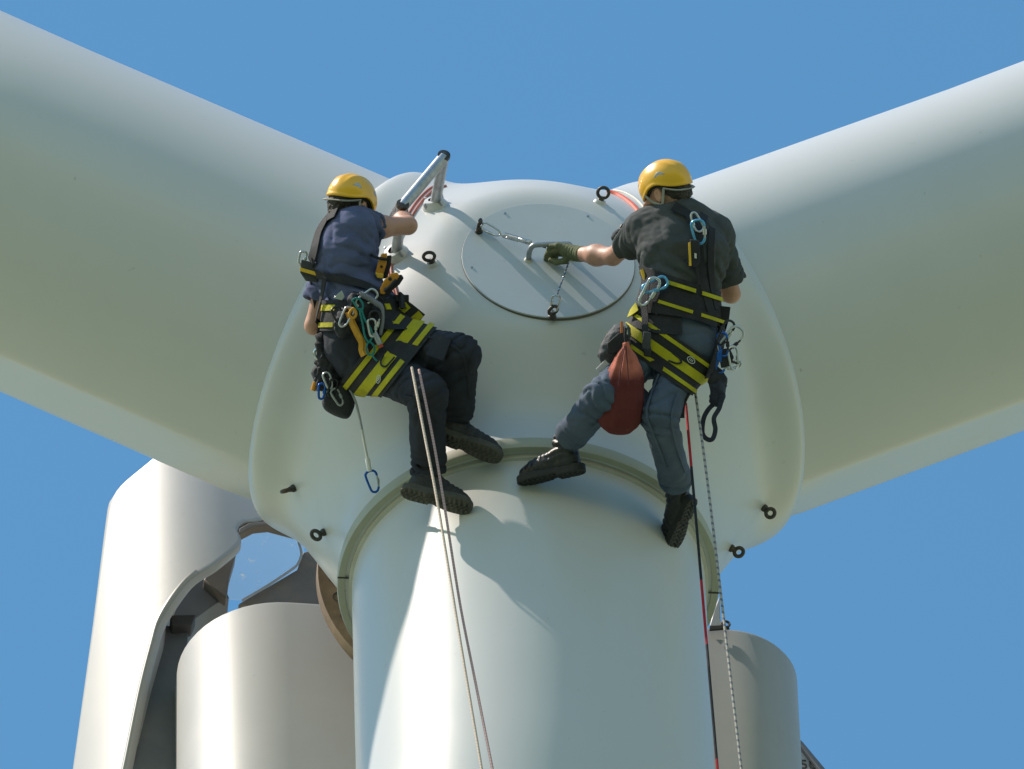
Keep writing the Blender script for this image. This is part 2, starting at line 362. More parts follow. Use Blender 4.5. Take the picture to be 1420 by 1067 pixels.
def ncheap(p, s, seed=0):
    """cheap smooth noise, about -1..1"""
    rs = np.random.RandomState(seed); o = 0
    for i in range(7):
        k = nrm(rs.randn(3))*s*rs.uniform(.6, 1.6); o = o+np.sin(p@k*6.283+rs.rand()*6.283+1.3*np.sin(p@nrm(rs.randn(3))*s*4+rs.rand()*6))
    return o/3.2
def ringfold(p, c, ax, rad, amp, lam, seed=0):
    q = p-c; t = q@ax; return amp*np.exp(-(q*q).sum(1)/rad**2)*(1.5-2.6*np.abs(np.sin(3.1416*(t+.45*lam*ncheap(p, 6, seed))/lam+seed))**.8)
def bbox(pts, pad): pts = np.array(pts); return pts.min(0)-pad, pts.max(0)+pad
def frame_from(fwd, up):
    f = nrm(vec(fwd)); r = nrm(np.cross(f, vec(up))); return np.stack([r, f, np.cross(r, f)], 1)   # columns: right, forward, up
def cam_dir(x, y, z): return nrm(RT*x+UP*y+FW*z)

skin_m = mat('skin', (.50, .27, .19), .5, spec=.4, var=.10, vscale=30, bump=.12, bscale=260)
skin_m.node_tree.nodes['Principled BSDF'].inputs['Subsurface Weight'].default_value = .12
skin_m.node_tree.nodes['Principled BSDF'].inputs['Subsurface Radius'].default_value = (.012, .005, .003)
hair_m = mat('dark_hair', (.035, .024, .017), .55, var=.4, vscale=60, bump=.7, bscale=300)
grey_hair_m = mat('greying_hair', (.06, .05, .042), .55, var=.5, vscale=90, bump=.7, bscale=300)
blue_shirt_m = mat('faded_navy_cotton', (.095, .11, .20), .9, spec=.2, var=.22, vscale=7, dirt=(.13, .13, .17), dscale=6, damt=.45, bump=.35, bscale=420, crease=.6)
black_shirt_m = mat('faded_black_cotton', (.070, .076, .078), .9, spec=.2, var=.2, vscale=7, dirt=(.085, .085, .08), dscale=8, damt=.55, bump=.35, bscale=420, crease=.6)
dark_trouser_m = mat('charcoal_work_cloth', (.030, .033, .043), .85, spec=.2, var=.25, vscale=8, dirt=(.05, .05, .055), dscale=7, damt=.5, bump=.35, bscale=380, crease=.6)
grey_trouser_m = mat('grey_blue_work_cloth', (.080, .105, .150), .85, spec=.2, var=.18, vscale=7, dirt=(.12, .125, .13), dscale=6, damt=.5, bump=.35, bscale=380, crease=.6)
boot_m = mat('black_boot_leather', (.014, .014, .016), .36, spec=.5, var=.3, vscale=20, dirt=(.05, .048, .042), dscale=9, damt=.45, bump=.4, bscale=70)
worn_boot_m = mat('dusty_boot_leather', (.030, .029, .028), .6, spec=.4, var=.3, vscale=20, dirt=(.075, .07, .06), dscale=9, damt=.6, bump=.4, bscale=70)
sole_m = mat('boot_sole_rubber', (.075, .07, .056), .8, var=.3, vscale=20, dirt=(.10, .095, .075), dscale=14, damt=.6, bump=.5, bscale=80)
black_sole_m = mat('black_sole_rubber', (.018, .018, .018), .6, var=.3, vscale=20, dirt=(.04, .04, .035), dscale=14, damt=.6, bump=.5, bscale=80)
helmet_m = mat('yellow_helmet_plastic', (.86, .45, .012), .3, spec=.5, coat=.25, var=.05, vscale=10, dirt=(.6, .33, .03), dscale=12, damt=.3, bump=.02, bscale=40)
vent_m = mat('grey_vent_mesh', (.42, .42, .43), .4, .3, var=.3, vscale=150)
foam_m = mat('black_helmet_liner', (.02, .02, .02), .8)
glove_m = mat('olive_work_glove', (.145, .155, .085), .8, spec=.2, var=.2, vscale=25, bump=.4, bscale=350)
black_glove_m = mat('black_work_glove', (.018, .018, .02), .7, var=.2, vscale=25, bump=.4, bscale=350)
strap_grey_m = mat('grey_webbing', (.34, .33, .29), .8, var=.15, vscale=60, bump=.4, bscale=300)
eye_m = mat('eye_white', (.7, .68, .64), .2); iris_m = mat('dark_iris', (.05, .03, .02), .2)

def make_person(J, label, S):
    """J: joints in the place; S: style"""
    pel, chest, neck = J['pelvis'], J['chest'], J['neck']; side = nrm(J['sh_r']-J['sh_l']); hip_side = nrm(J['hip_r']-J['hip_l'])
    axis = nrm(neck-pel); back = nrm(np.cross(side, axis))            # towards the person's front or back, sign unused
    root = empty('person', pel, label, 'person')
    HF = frame_from(J['face'], J['headup']); hc = J['head']
    # ---- one continuous body
    def torso(p, g):
        a = pel*.75+chest*.25; c = (pel+chest)/2
        d = rcone(flat(p, c, side, S['wide']), a, chest, .112*S['slim']+g, .128*S['slim']+g)
        d = smin(d, rcone(flat(p, chest, side, S['cw']), chest, chest*.25+neck*.75, .118+g, .075+g), .05)
        d = smin(d, rcone(p, J['sh_l'], J['sh_r'], .066+g, .066+g), .07)
        d = smin(d, rcone(p, chest*.2+neck*.8-side*.01, J['sh_l'], .055+g, .06+g), .05); d = smin(d, rcone(p, chest*.2+neck*.8, J['sh_r'], .055+g, .06+g), .05)
        return d
    def hips(p, g):
        d = rcone(flat(p, pel, hip_side, 1.3), pel, pel*.8+chest*.2, .125+g, .12+g)
        for s in 'lr': d = smin(d, rcone(p, J['hip_'+s]-J['butt']*-.02, J['hip_'+s]+J['butt']*.02, .108+g, .10+g), .06)
        return d
    def legs(p, g, tr=0):
        d = None
        for s in 'lr':
            e = smin(rcone(p, J['hip_'+s], J['kn_'+s], .098*S['leg']+g, .064*S['leg']+g*1.1), rcone(p, J['kn_'+s], J['an_'+s], .064*S['leg']+g*1.1, (.050*S['leg']+g*1.5) if tr else (.040+g)), .04)
            if tr == 2:
                sd = nrm(J['an_'+s]-J['kn_'+s]); q = p-J['cuff_'+s]; e = np.maximum(e, np.where(np.linalg.norm(q, axis=1) < .3, q@sd, -1))
            d = e if d is None else smin(d, e, .025)
        return d
    def arm(p, s, g, gl=0):
        m = J['el_'+s]*.55+J['wr_'+s]*.45; m2 = J['sh_'+s]*.5+J['el_'+s]*.5
        d = smin(rcone(p, J['sh_'+s], m2, .052+g, .046+g), rcone(p, m2, J['el_'+s], .046+g, .038+g), .03)
        e = smin(rcone(p, J['el_'+s], m, .038+g, .042+g), rcone(p, m, J['wr_'+s], .042+g, .027+g), .03)
        return smin(d, e, .015)
    def hand(p, s, g):
        H = J['hand_'+s]; d = None
        k0, k3 = H['knuckles'][0], H['knuckles'][3]; w = J['wr_'+s]
        for k in H['knuckles']:
            e = rcone(p, w*.75+k*.25, k, .017+g, .0125+g); d = e if d is None else smin(d, e, .014)
        d = smin(d, rcone(p, w, w*.5+(k0+k3)*.25, .025+g, .019+g), .02)
        for i, ch in enumerate(H['fingers']):
            r = [.0098, .0102, .0098, .0086, .0112][i]+g; ch = [vec(c) for c in ch]
            e = rcone(p, ch[0], ch[1], r*1.1, r)
            for a, b in zip(ch[1:-1], ch[2:]): e = smin(e, rcone(p, a, b, r, r*.86), .002)
            d = smin(d, e, .006)
        return d
    def head(p):
        q = (p-hc)@HF; E = np.eye(3); z = np.zeros(3)
        d = ell(q, vec((0, -.012, .028)), E, (.075, .094, .088))
        d = smin(d, ell(q, vec((0, .028, -.035)), E, (.058, .068, .078)), .03)
        d = smin(d, ell(q, vec((0, .055, -.088)), E, (.034, .032, .024)), .03)                  # chin
        d = smin(d, rcone(q, vec((0, .094, .0)), vec((0, .116, -.032)), .010, .015), .012)        # nose
        for sx in (-1, 1):
            d = smin(d, ell(q, vec((sx*.045, .07, -.025)), E, (.022, .02, .016)), .02)            # cheekbone
            d = smin(d, rcone(q, vec((sx*.012, .086, .022)), vec((sx*.045, .075, .020)), .012, .010), .012)   # brow
            d = -smin(-d, ell(q, vec((sx*.032, .099, .003)), E, (.016, .012, .010)), .006)        # eye socket
            d = smin(d, ell(q, vec((sx*.032, .082, .003)), E, (.0125, .0125, .0125)), .002)       # eyeball
            e = ell(q, vec((sx*.079, -.006, -.012)), E, (.010, .021, .033)); e = -smin(-e, ell(q, vec((sx*.088, -.002, -.010)), E, (.007, .011, .020)), .005)
            d = smin(d, e, .006)
        d = smin(d, rcone(q, vec((-.02, .092, -.062)), vec((.02, .092, -.062)), .008, .008), .010)   # lips
        d = -smin(-d, rcone(q, vec((-.022, .105, -.060)), vec((.022, .105, -.060)), .0022, .0022), .004)
        d = smin(d, rcone(p, hc+HF@vec((0, -.025, -.03)), neck*.85+chest*.15, .056, .062), .03)
        return d
    def body(p):
        d = smin(torso(p, -.012), hips(p, -.012), .05); d = smin(d, legs(p, -.012), .03)
        d = smin(d, head(p), .02)
        for s in 'lr':
            d = smin(d, arm(p, s, 0), .025); d = smin(d, hand(p, s, 0), .012)
            u = -nrm(J['sole_'+s]); l = nrm(J['toe_'+s]-J['heel_'+s]); d = smin(d, rcone(p, J['heel_'+s]+u*.04+l*.015, J['toe_'+s]+u*.026-l*.045, .022, .014), .01); d = smin(d, rcone(p, J['an_'+s], J['heel_'+s]+u*.045+l*.02, .033, .022), .01)
        return d
    allp = [J[k] for k in J if isinstance(J[k], np.ndarray) and k not in ('face', 'headup', 'butt', 'sole_l', 'sole_r')]
    lo, hi = bbox(allp, .2); hi = hi+.05
    V, F = surfnet(body, lo, hi, .0062); V = smooth_mesh(V, F, 1)
    mesh_obj('body', V, F, S['skin'], root)
    # ---- clothing
    def shirt(p):
        d = smin(torso(p, .012), hips(p, .012), .05)
        d = np.maximum(d, (p-J['shirt_hem'])@-axis)
        d = np.maximum(d, -(.0+np.linalg.norm(p-(hc+HF@vec((0, -.01, -.03))), axis=1)-.088))
        for s in 'lr':
            m = J['sh_'+s]*(1-S['sleeve'][s])+J['el_'+s]*S['sleeve'][s]; ad = nrm(J['el_'+s]-J['sh_'+s])
            e = rcone(p, J['sh_'+s], J['el_'+s], .066, .082); e = np.maximum(e, (p-m)@ad)
            e = np.maximum(e, -np.maximum(rcone(p, m-ad*.035, m+ad*.05, .062, .070), -(p-(m-ad*.035))@ad)) if True else e
            d = smin(d, e, .03)
            d = d+ringfold(p, J['sh_'+s]*.6+J['el_'+s]*.4+(pel-chest)*.05, nrm(ad+axis*.4), .12, .006, .05, 3)
        d = d+ringfold(p, pel*.55+chest*.45, nrm(axis+side*.35), .22, .007, .075, 1)+ringfold(p, chest*.8+pel*.2, nrm(side+axis*.5), .2, .006, .085, 2)
        d = d+.0028*ncheap(p, 8, 5)+.0012*ncheap(p, 22, 6)
        return d
    V, F = surfnet(shirt, lo, hi, .0054); V = smooth_mesh(V, F, 1); mesh_obj('t_shirt', V, F, S['shirt'], root)
    def trousers(p):
        d = smin(hips(p, .014), legs(p, .017, 2), .035); d = np.maximum(d, (p-J['waist'])@axis)
        for s in 'lr':
            sd = nrm(J['an_'+s]-J['kn_'+s]); td = nrm(J['kn_'+s]-J['hip_'+s]); ad = J['cuff_'+s]
            ins = np.maximum(rcone(p, ad-sd*.05, ad+sd*.1, .058*S['leg']-.006, .062*S['leg']-.006), -(p-(ad-sd*.04))@sd); d = np.maximum(d, -ins)
            d = d+ringfold(p, J['kn_'+s], nrm(sd+td), .12, .008, .052, 4)+ringfold(p, ad, sd, .10, .009, .045, 6)+ringfold(p, J['hip_'+s]*.7+J['kn_'+s]*.3, nrm(td+hip_side*.4), .14, .007, .06, 7)
        return d+.0035*ncheap(p, 6, 8)+.0012*ncheap(p, 19, 9)
    V, F = surfnet(trousers, lo, hi, .0054); V = smooth_mesh(V, F, 1); mesh_obj('trousers', V, F, S['trousers'], root)
    for s in 'lr':
        an, he, to, so = J['an_'+s], J['heel_'+s], J['toe_'+s], nrm(J['sole_'+s]); ln = nrm(to-he); so = nrm(so-ln*(so@ln)); wd = np.cross(ln, so)
        # foot frame: ln forward, -so up
        def upper(p):
            d = rcone(flat(p, he, wd, 1.0), he-so*.03+ln*.01, to-so*.012-ln*.03, .040, .034)
            d = smin(d, rcone(p, an, he-so*.035+ln*.02, .050, .044), .03); d = smin(d, rcone(p, an, an+nrm(J['kn_'+s]-an)*.09, .051, .054), .02)
            d = smin(d, rcone(p, an*.6+he*.4+ln*.03, to-ln*.07-so*.03, .038, .034), .03)
            d = d+ringfold(p, an+ln*.03, nrm(an-he), .08, .004, .03, 2)+ringfold(p, he*.4+to*.6-so*.04, ln, .06, .0035, .025, 5)
            d = np.maximum(d, (p-he)@so-.006); return d+.002*ncheap(p, 18, 3)
        def sole(p):
            q = p-he; x = q@ln; y = q@wd; z = q@so; L = np.linalg.norm(to-he)
            w = .036+.010*np.exp(-((x-L*.72)/.07)**2)-.004*np.exp(-((x-L*.38)/.05)**2)
            t, dd = seg(np.stack([x, y*.043/w, z*0], 1), vec((-.008, 0, 0)), vec((L-.028, 0, 0)))
            d2 = dd-.043; th = np.where(x < L*.3, .017, np.where(x < L*.42, .007, .011))
            tread = .0035*np.sign(np.sin(x*6.283/.022+np.sign(y)*1.2)*np.where(np.abs(y) > .008, 1, -1))
            dz = np.maximum(z-.012-th-np.where(d2 < -.006, tread, 0), -z-.004)
            return np.maximum(d2, dz)-.002
        l2, h2 = bbox([an, he, to, an+nrm(J['kn_'+s]-an)*.1], .08)
        V, F = surfnet(upper, l2, h2, .0042); V = smooth_mesh(V, F, 1); b = mesh_obj('boot', V, F, S['boot'], root)
        V, F = surfnet(sole, l2, h2, .0036); V = smooth_mesh(V, F, 1); mesh_obj('sole', V, F, S['sole'], b)
        MB().box(an+nrm(J['kn_'+s]-an)*.045-ln*.0535 if False else an+nrm(J['kn_'+s]-an)*.04+wd*.052*J['tabside'], ln*.012, wd*.003, nrm(J['kn_'+s]-an)*.004).build('boot_tab', S['tab'], b)
    for s in 'lr':
        gm = S['glove_'+s]
        if gm:
            w = J['wr_'+s]; fd = nrm(w-J['el_'+s])
            def glove(p):
                d = hand(p, s, .0032); d = smin(d, rcone(p, w-fd*.035, w, .034, .031), .012); return np.maximum(d, -((p-(w-fd*.05))@fd))+ringfold(p, w, fd, .06, .0025, .016, 3)
            l2, h2 = bbox([w-fd*.06]+[vec(c) for ch in J['hand_'+s]['fingers'] for c in ch]+list(J['hand_'+s]['knuckles']), .04)
            V, F = surfnet(glove, l2, h2, .0034); V = smooth_mesh(V, F, 1); mesh_obj('glove', V, F, gm, root)
    # ---- hair, eyes, helmet in the head's own frame
    def hair(p):
        q = (p-hc)@HF; E = np.eye(3); d = ell(q, vec((0, -.016, .026)), E, (.080, .097, .090))
        d = smin(d, rcone(q, vec((0, -.06, -.03)), vec((0, -.05, -.075 if S['longhair'] else -.05)), .055, .045), .03)
        d = np.maximum(d, q[:, 1]-.045-.2*np.maximum(q[:, 2], 0)); d = np.maximum(d, np.where(np.abs(q[:, 0]) > .05, q[:, 1]+.040-(q[:, 2]+.03)*.8, -1))
        return d+.0025*ncheap(p, 45, 2)+.002*ncheap(p, 80, 3)
    V, F = surfnet(hair, *bbox([hc], .16), .0042); mesh_obj('hair', V, F, S['hair'], root)
    for sx in (-1, 1):
        e = MB().lathe(hc+HF@vec((sx*.032, .0845, .003)), HF@vec((0, 1, 0)), [(.0112*math.cos(a), .0112*math.sin(a)) for a in np.linspace(-1.2, 1.57, 9)], 16).build('eye', eye_m, root)
        MB().lathe(hc+HF@vec((sx*.032, .0955, .003)), HF@vec((0, 1, 0)), [(.005, -.003), (.005, .0004), (.0005, .0008)], 12).build('iris', iris_m, e)
    rim = lambda q: .002-.010*np.clip((-q[:, 1]-.02)/.1, 0, 1)+.028*np.exp(-((q[:, 1]+.01)/.06)**2)*np.clip(np.abs(q[:, 0])/.08, 0, 1)-.022*np.clip((q[:, 1]-.03)/.08, 0, 1)
    rr = vec((.098, .121, .104)); hcn = vec((0, -.008, .026))
    def helmet(p):
        q = (p-hc)@HF; E = np.eye(3); o = ell(q, hcn, E, rr)
        x = np.abs(q[:, 0]); o = o-.004*np.exp(-((x-.040)/.010)**2)*np.clip((q[:, 2]-.05)/.04, 0, 1)-.0035*np.exp(-(x/.016)**2)*np.clip((q[:, 2]-.05)/.04, 0, 1)
        lip = .004*np.exp(-((q[:, 2]-rim(q)-.005)/.007)**2)
        o = o-lip
        d = np.maximum(o, -ell(q, hcn, E, rr-.010)); return np.maximum(d, rim(q)-q[:, 2])
    V, F = surfnet(helmet, *bbox([hc], .19), .0036); V = smooth_mesh(V, F, 2, .4); hm = mesh_obj('helmet', V, F, helmet_m, root)
    def liner(p):
        q = (p-hc)@HF; E = np.eye(3); d = np.maximum(ell(q, hcn, E, rr-.0115), -ell(q, hcn, E, rr-.020)); return np.maximum(d, rim(q)-.010-q[:, 2])
    V, F = surfnet(liner, *bbox([hc], .19), .0044); mesh_obj('liner', V, F, foam_m, hm)
    def onhelm(th, ph, k=1.0): return hc+HF@(hcn+rr*k*vec((math.cos(ph)*math.sin(th), math.cos(ph)*math.cos(th), math.sin(ph))))
    for th, ph, sc in S['vents']:
        pts = [(th-.16*sc, ph-.06), (th+.16*sc, ph-.06), (th+.05*sc, ph+.13), (th-.05*sc, ph+.13)]
        a = [onhelm(t, p_, 1.022) for t, p_ in pts]; b = [onhelm(t, p_, .97) for t, p_ in pts]
        m = MB(); m.add(a+b, [(0, 1, 2, 3), (4, 5, 6, 7)][:1]+[(i, (i+1) % 4, 4+(i+1) % 4, 4+i) for i in range(4)]); m.build('vent', vent_m, hm, bevel=.001)
    # chin strap: from the helmet's side, round the ear, under the jaw
    for sx in (-1, 1):
        loc = lambda x, y, z: hc+HF@vec((x, y, z))
        pts = spline([loc(sx*.088, -.045, .005), loc(sx*.083, -.012, -.055), loc(sx*.066, .035, -.090), loc(sx*.02, .062, -.118), loc(0, .066, -.121)], 6)
        MB().tube(pts, .0065, 8, ry=.0018, up=HF[:, 0]).build('chin_strap', S['strap'], hm)
        pts = spline([loc(sx*.085, .055, .008), loc(sx*.082, .03, -.03), loc(sx*.083, -.008, -.056)], 6); MB().tube(pts, .0055, 8, ry=.0016, up=HF[:, 0]).build('chin_strap', S['strap'], hm)
    pts = spline([loc(-.088, -.045, .008), loc(-.066, -.092, -.018), loc(0, -.113, -.026), loc(.066, -.092, -.018), loc(.088, -.045, .008)], 6)
    MB().tube(pts, .012, 8, ry=.004, up=HF[:, 2]).build('head_cradle', S['strap'], hm)
    J['fn'] = lambda p: np.minimum(np.minimum(shirt(p), trousers(p)), body(p)); J['torso'] = lambda p: np.minimum(smin(torso(p, .012), hips(p, .012), .05), smin(hips(p, .014), legs(p, .017, 1), .035))-.003
    return root

def fist(w, kn_c, spread, curl_to, tip_to, thumb):
    """a hand closed round something: four fingers side by side along spread"""
    kn = [kn_c+spread*s for s in (-.033, -.011, .011, .033)]
    out = []
    for k, L in zip(kn, (.93, 1.03, 1.0, .82)):
        o = k-kn_c; out.append([k, k+(curl_to-kn_c)*L, k+(tip_to-kn_c)*L+(curl_to-kn_c)*0, k*.45+w*.0+(kn_c*.55)*0+.55*(k+(tip_to-kn_c)*L)+.02*nrm(w-kn_c)])
    out.append(thumb); return dict(knuckles=kn, fingers=out)

# ---- worker at the hatch
J = {}
J['pelvis'] = P(940, 462, -1.42); J['chest'] = P(948, 350, -1.34); J['neck'] = P(940, 287, -1.27)
J['sh_l'] = P(893, 320, -1.26); J['sh_r'] = P(990, 324, -1.22)
J['el_l'] = P(850, 356, -1.0); J['wr_l'] = P(799, 352, -.80); J['el_r'] = P(1014, 408, -1.14); J['wr_r'] = P(968, 398, -.96)
J['hip_l'] = P(904, 478, -1.42); J['hip_r'] = P(956, 488, -1.42); J['kn_l'] = P(834, 553, -1.66); J['kn_r'] = P(914, 575, -1.64)
J['an_l'] = P(785, 612, -1.42); J['an_r'] = P(938, 672, -1.30)
J['heel_l'] = P(795, 648, -1.45); J['toe_l'] = P(722, 664, -1.385); J['sole_l'] = cam_dir(.15, -1, -.35)
J['heel_r'] = P(951, 700, -1.29); J['toe_r'] = P(929, 757, -1.17); J['sole_r'] = cam_dir(.75, -.1, -.75)
J['cuff_l'] = P(790, 606, -1.44); J['cuff_r'] = P(937, 668, -1.31); J['shirt_hem'] = P(943, 425, -1.40); J['waist'] = P(938, 402, -1.39)
J['head'] = P(923, 265, -1.26); J['face'] = cam_dir(-.80, -.30, .52); J['headup'] = cam_dir(-.22, 1, -.02); J['butt'] = cam_dir(0, -.3, -1); J['tabside'] = 1
w = J['wr_l']; kc = P(774, 346, -.745); sp = cam_dir(0, .45, -.9)
thumb = [w*.6+kc*.4-UP*.015, P(784, 362, -.77), P(772, 364, -.755), P(764, 361, -.74)]
J['hand_l'] = fist(w, kc, sp, kc+P(762, 347, -.72)-P(774, 346, -.745), kc+P(758, 357, -.70)-P(774, 346, -.745), thumb)
w = J['wr_r']; kc = P(948, 394, -.90)
J['hand_r'] = fist(w, kc, UP, P(940, 392, -.87), P(944, 394, -.85), [w*.6+kc*.4+UP*.02, P(950, 384, -.88), P(942, 384, -.86), P(938, 388, -.85)])
right_man = J
SR = dict(skin=skin_m, shirt=black_shirt_m, trousers=grey_trouser_m, boot=boot_m, sole=black_sole_m, tab=strap_grey_m, glove_l=glove_m, glove_r=glove_m, hair=grey_hair_m, longhair=False, wide=1.28, cw=1.42, slim=.96, leg=.84, sleeve=dict(l=.55, r=.8), strap=strap_grey_m,
          vents=[(-1.9, .42, 1.5), (1.9, .42, 1.5), (-.5, .33, 1.2), (.5, .33, 1.2)])
person_r = make_person(J, 'person in faded black shirt and blue grey trousers reaching to the hatch handle', SR)

# ---- worker at the guard rail
J = {}
J['pelvis'] = P(503, 464, -1.13); J['chest'] = P(478, 358, -1.03); J['neck'] = P(488, 303, -.96)
J['sh_l'] = P(468, 332, -.96); J['sh_r'] = P(490, 317, -1.05)
J['el_l'] = P(435, 452, -.98); J['wr_l'] = P(462, 400, -.80); J['el_r'] = P(566, 313, -.86); J['wr_r'] = P(551, 302, -.70)
J['hip_l'] = P(512, 502, -1.13); J['hip_r'] = P(545, 478, -1.13); J['kn_l'] = P(592, 546, -1.47); J['kn_r'] = P(638, 492, -1.40)
J['an_l'] = P(594, 652, -1.33); J['an_r'] = P(632, 582, -1.22)
J['heel_l'] = P(574, 680, -1.40); J['toe_l'] = P(651, 701, -1.43); J['sole_l'] = cam_dir(-.2, -.9, -1.0)
J['heel_r'] = P(616, 602, -1.29); J['toe_r'] = P(693, 631, -1.33); J['sole_r'] = cam_dir(-.25, -.9, -1.0)
J['cuff_l'] = P(594, 655, -1.335); J['cuff_r'] = P(635, 575, -1.23); J['shirt_hem'] = P(512, 428, -1.10); J['waist'] = P(505, 405, -1.09)
J['head'] = P(487, 285, -.95); J['face'] = cam_dir(.62, -.42, .70); J['headup'] = cam_dir(.22, 1, .15); J['butt'] = cam_dir(-.6, -.6, -.6); J['tabside'] = 1
w = J['wr_r']; kc = P(553, 297, -.63)
J['hand_r'] = fist(w, kc, UP, P(562, 296, -.61), P(562, 297, -.655), [w*.6+kc*.4+UP*.01, P(549, 292, -.64), P(555, 290, -.645), P(560, 291, -.65)])
w = J['wr_l']; kc = P(474, 382, -.74)
J['hand_l'] = fist(w, kc, UP, P(482, 378, -.72), P(480, 380, -.69), [w*.6+kc*.4+UP*.02, P(476, 372, -.73), P(483, 370, -.72), P(488, 372, -.71)])
left_man = J
SL = dict(skin=skin_m, shirt=blue_shirt_m, trousers=dark_trouser_m, boot=worn_boot_m, sole=sole_m, tab=strap_grey_m, glove_l=black_glove_m, glove_r=black_glove_m, hair=hair_m, longhair=True, wide=1.04, cw=1.12, slim=.92, leg=.95, sleeve=dict(l=.72, r=.40), strap=strap_grey_m,
          vents=[(-2.2, .36, 1.5), (2.2, .36, 1.3), (1.2, .45, 1), (-1.2, .45, 1), (-.35, .33, 1), (.35, .33, 1)])
person_l = make_person(J, 'person in faded navy shirt and charcoal trousers gripping the guard rail', SL)

# ------------------------------------------------------------------ fittings on the hub
def surf(X, Y, off=0):
    p, n = hub_hit(X, Y); return p+n*off, n
def eye_bolt(parent, p, n, ringdir, R=.030, r=.0085, pad=True, plane=None):
    """ring on a short stud; ringdir: the way across the ring's plane besides n"""
    n = nrm(n); t = nrm(vec(ringdir)-n*np.dot(ringdir, n)); m = MB()
    c = p+n*(.022+R)
    ra, rb = plane if plane else (n, t)
    m.tube([c+(ra*math.cos(a)+rb*math.sin(a))*R for a in np.linspace(0, 2*math.pi, 29)[:-1]], r, 10, closed=True)
    m.lathe(p, n, [(.001, 0), (.017, 0), (.017, .010), (.013, .014), (.011, .026), (.001, .028)], 18)
    b = m.build('eye_bolt', dark_steel, parent)
    if pad: MB().lathe(p-n*.012, n, [(.034, 0), (.030, .010), (.024, .019), (.0225, .024), (.001, .0245)], 24).build('bolt_boss', gel, b)
    return b
for X, Y, t in ((600, 366, cam_dir(1, .1, 0)), (832, 281, cam_dir(1, 0, 0)), (860, 328, cam_dir(.3, 0, 1)), (450, 738, cam_dir(1, 0, .4)), (1059, 704, cam_dir(1, 0, .2)), (1013, 760, cam_dir(1, 0, .2)), (408, 677, cam_dir(.1, 1, .5))):
    p, n = surf(X, Y); 
    pl_ = None
    if Y > 600: pl_ = (nrm(RT+n*.25), nrm(UP+n*.2)) if X != 408 else (nrm(FW*-.9-RT*.3), nrm(RT*-.8-UP*.25+FW*.5))
    if X == 408: n = nrm(n-RT*.5)
    eye_bolt(rotor, p, n, t, R=.019 if Y > 600 or X == 860 else .024, r=.0085 if Y > 600 else .0075, pad=Y < 600, plane=pl_)
def px_surface(pts, off, n=6):
    out = []
    for q in spline([(x, y, 0) for x, y in pts], n): out.append(surf(q[0], q[1], off)[0])
    return out
# guard rail: two posts on flanged feet and a slanting bar
rail = empty('guard_rail', surf(549, 352)[0], 'galvanised tube guard rail bolted to the hub, gripped by the worker in navy', 'guard rail')
pa, nA = surf(549, 354); pb, nB = surf(603, 286); ta = P(558, 287, np.dot(pa, FW)-.20); tb = P(615, 219, np.dot(pb, FW)-.22)
for p, t_, n in ((pa, ta, nA), (pb, tb, nB)):
    ax = nrm(t_-p); po = MB().tube([p-ax*.02, t_+ax*.008], .0235, 20).build('post', galv, rail)
    MB().lathe(t_+ax*.006, ax, [(.025, -.006), (.0285, .0), (.0275, .014), (.001, .017)], 18).build('end_cap', dark_steel, po)
    MB().lathe(p-n*.014, n, [(.062, 0), (.058, .016), (.046, .034), (.040, .046), (.022, .048)], 30).build('post_foot', gel, po)
    for k in range(4):
        x, y, z = MB().frame((0, 0, 0), n); q = math.pi/4+k*math.pi/2; MB().lathe(p+(x*math.cos(q)+y*math.sin(q))*.050, n, [(.006, .010), (.006, .034), (.001, .035)], 6).build('foot_bolt', galv, po)
MB().tube([ta, tb], .0255, 20).build('rail_bar', galv, rail)
for pts, m_, w in (([(618, 259), (600, 266), (580, 287), (562, 318), (548, 348), (543, 375), (549, 400), (556, 425)], 'l', .007), ([(843, 267), (858, 272), (872, 281), (884, 293), (896, 312), (905, 340)], 'r', .012)):
    red = mat('red_seal_strip', (.42, .13, .09) if m_ == 'l' else (.72, .12, .07), .6, var=.15, vscale=15, dirt=(.3, .2, .17), dscale=12)
    MB().tube(px_surface(pts, .002), w, 8).build('seal_strip', red, rotor)
    if m_ == 'r': MB().tube(px_surface([(852, 265), (868, 269), (884, 279), (897, 294), (908, 312), (917, 335)], .001), .008, 8).build('seal_strip', seal_m, rotor)
    else: MB().tube(px_surface([(x-5, y-3) for x, y in pts], .001), .006, 8).build('seal_strip', red, rotor)
# hatch handle, eye bolts, spring and wire
def onhatch(X, Y, off=0): return on_nose(X, Y, .008+off)
h0 = onhatch(733, 361); h1 = onhatch(792, 359); ups = HN*.085
MB().tube(spline([h0, h0+ups*.55, h0+ups*.92+(h1-h0)*.06, h0+ups+(h1-h0)*.22, h1+ups+(h0-h1)*.22, h1+ups*.92+(h0-h1)*.06, h1+ups*.55, h1], 5), .0115, 14).build('hatch_handle', galv, hatch)
for p in (h0, h1): MB().lathe(p, HN, [(.02, 0), (.017, .005), (.012, .008)], 18).build('handle_foot', seal_m, hatch)
e1 = onhatch(664, 322); eye_bolt(hatch, e1, HN, cam_dir(.2, .5, .5), R=.021, r=.0075, pad=False)
e2 = onhatch(766, 441); eye_bolt(hatch, e2, HN, cam_dir(.6, 0, .5), R=.021, r=.0075, pad=False)
for X, Y in ((654, 371), (868, 352), (700, 296), (815, 300)):
    MB().lathe(onhatch(X, Y), HN, [(.006, -.003), (.006, .002), (.001, .003)], 10).build('hatch_screw', galv, hatch)

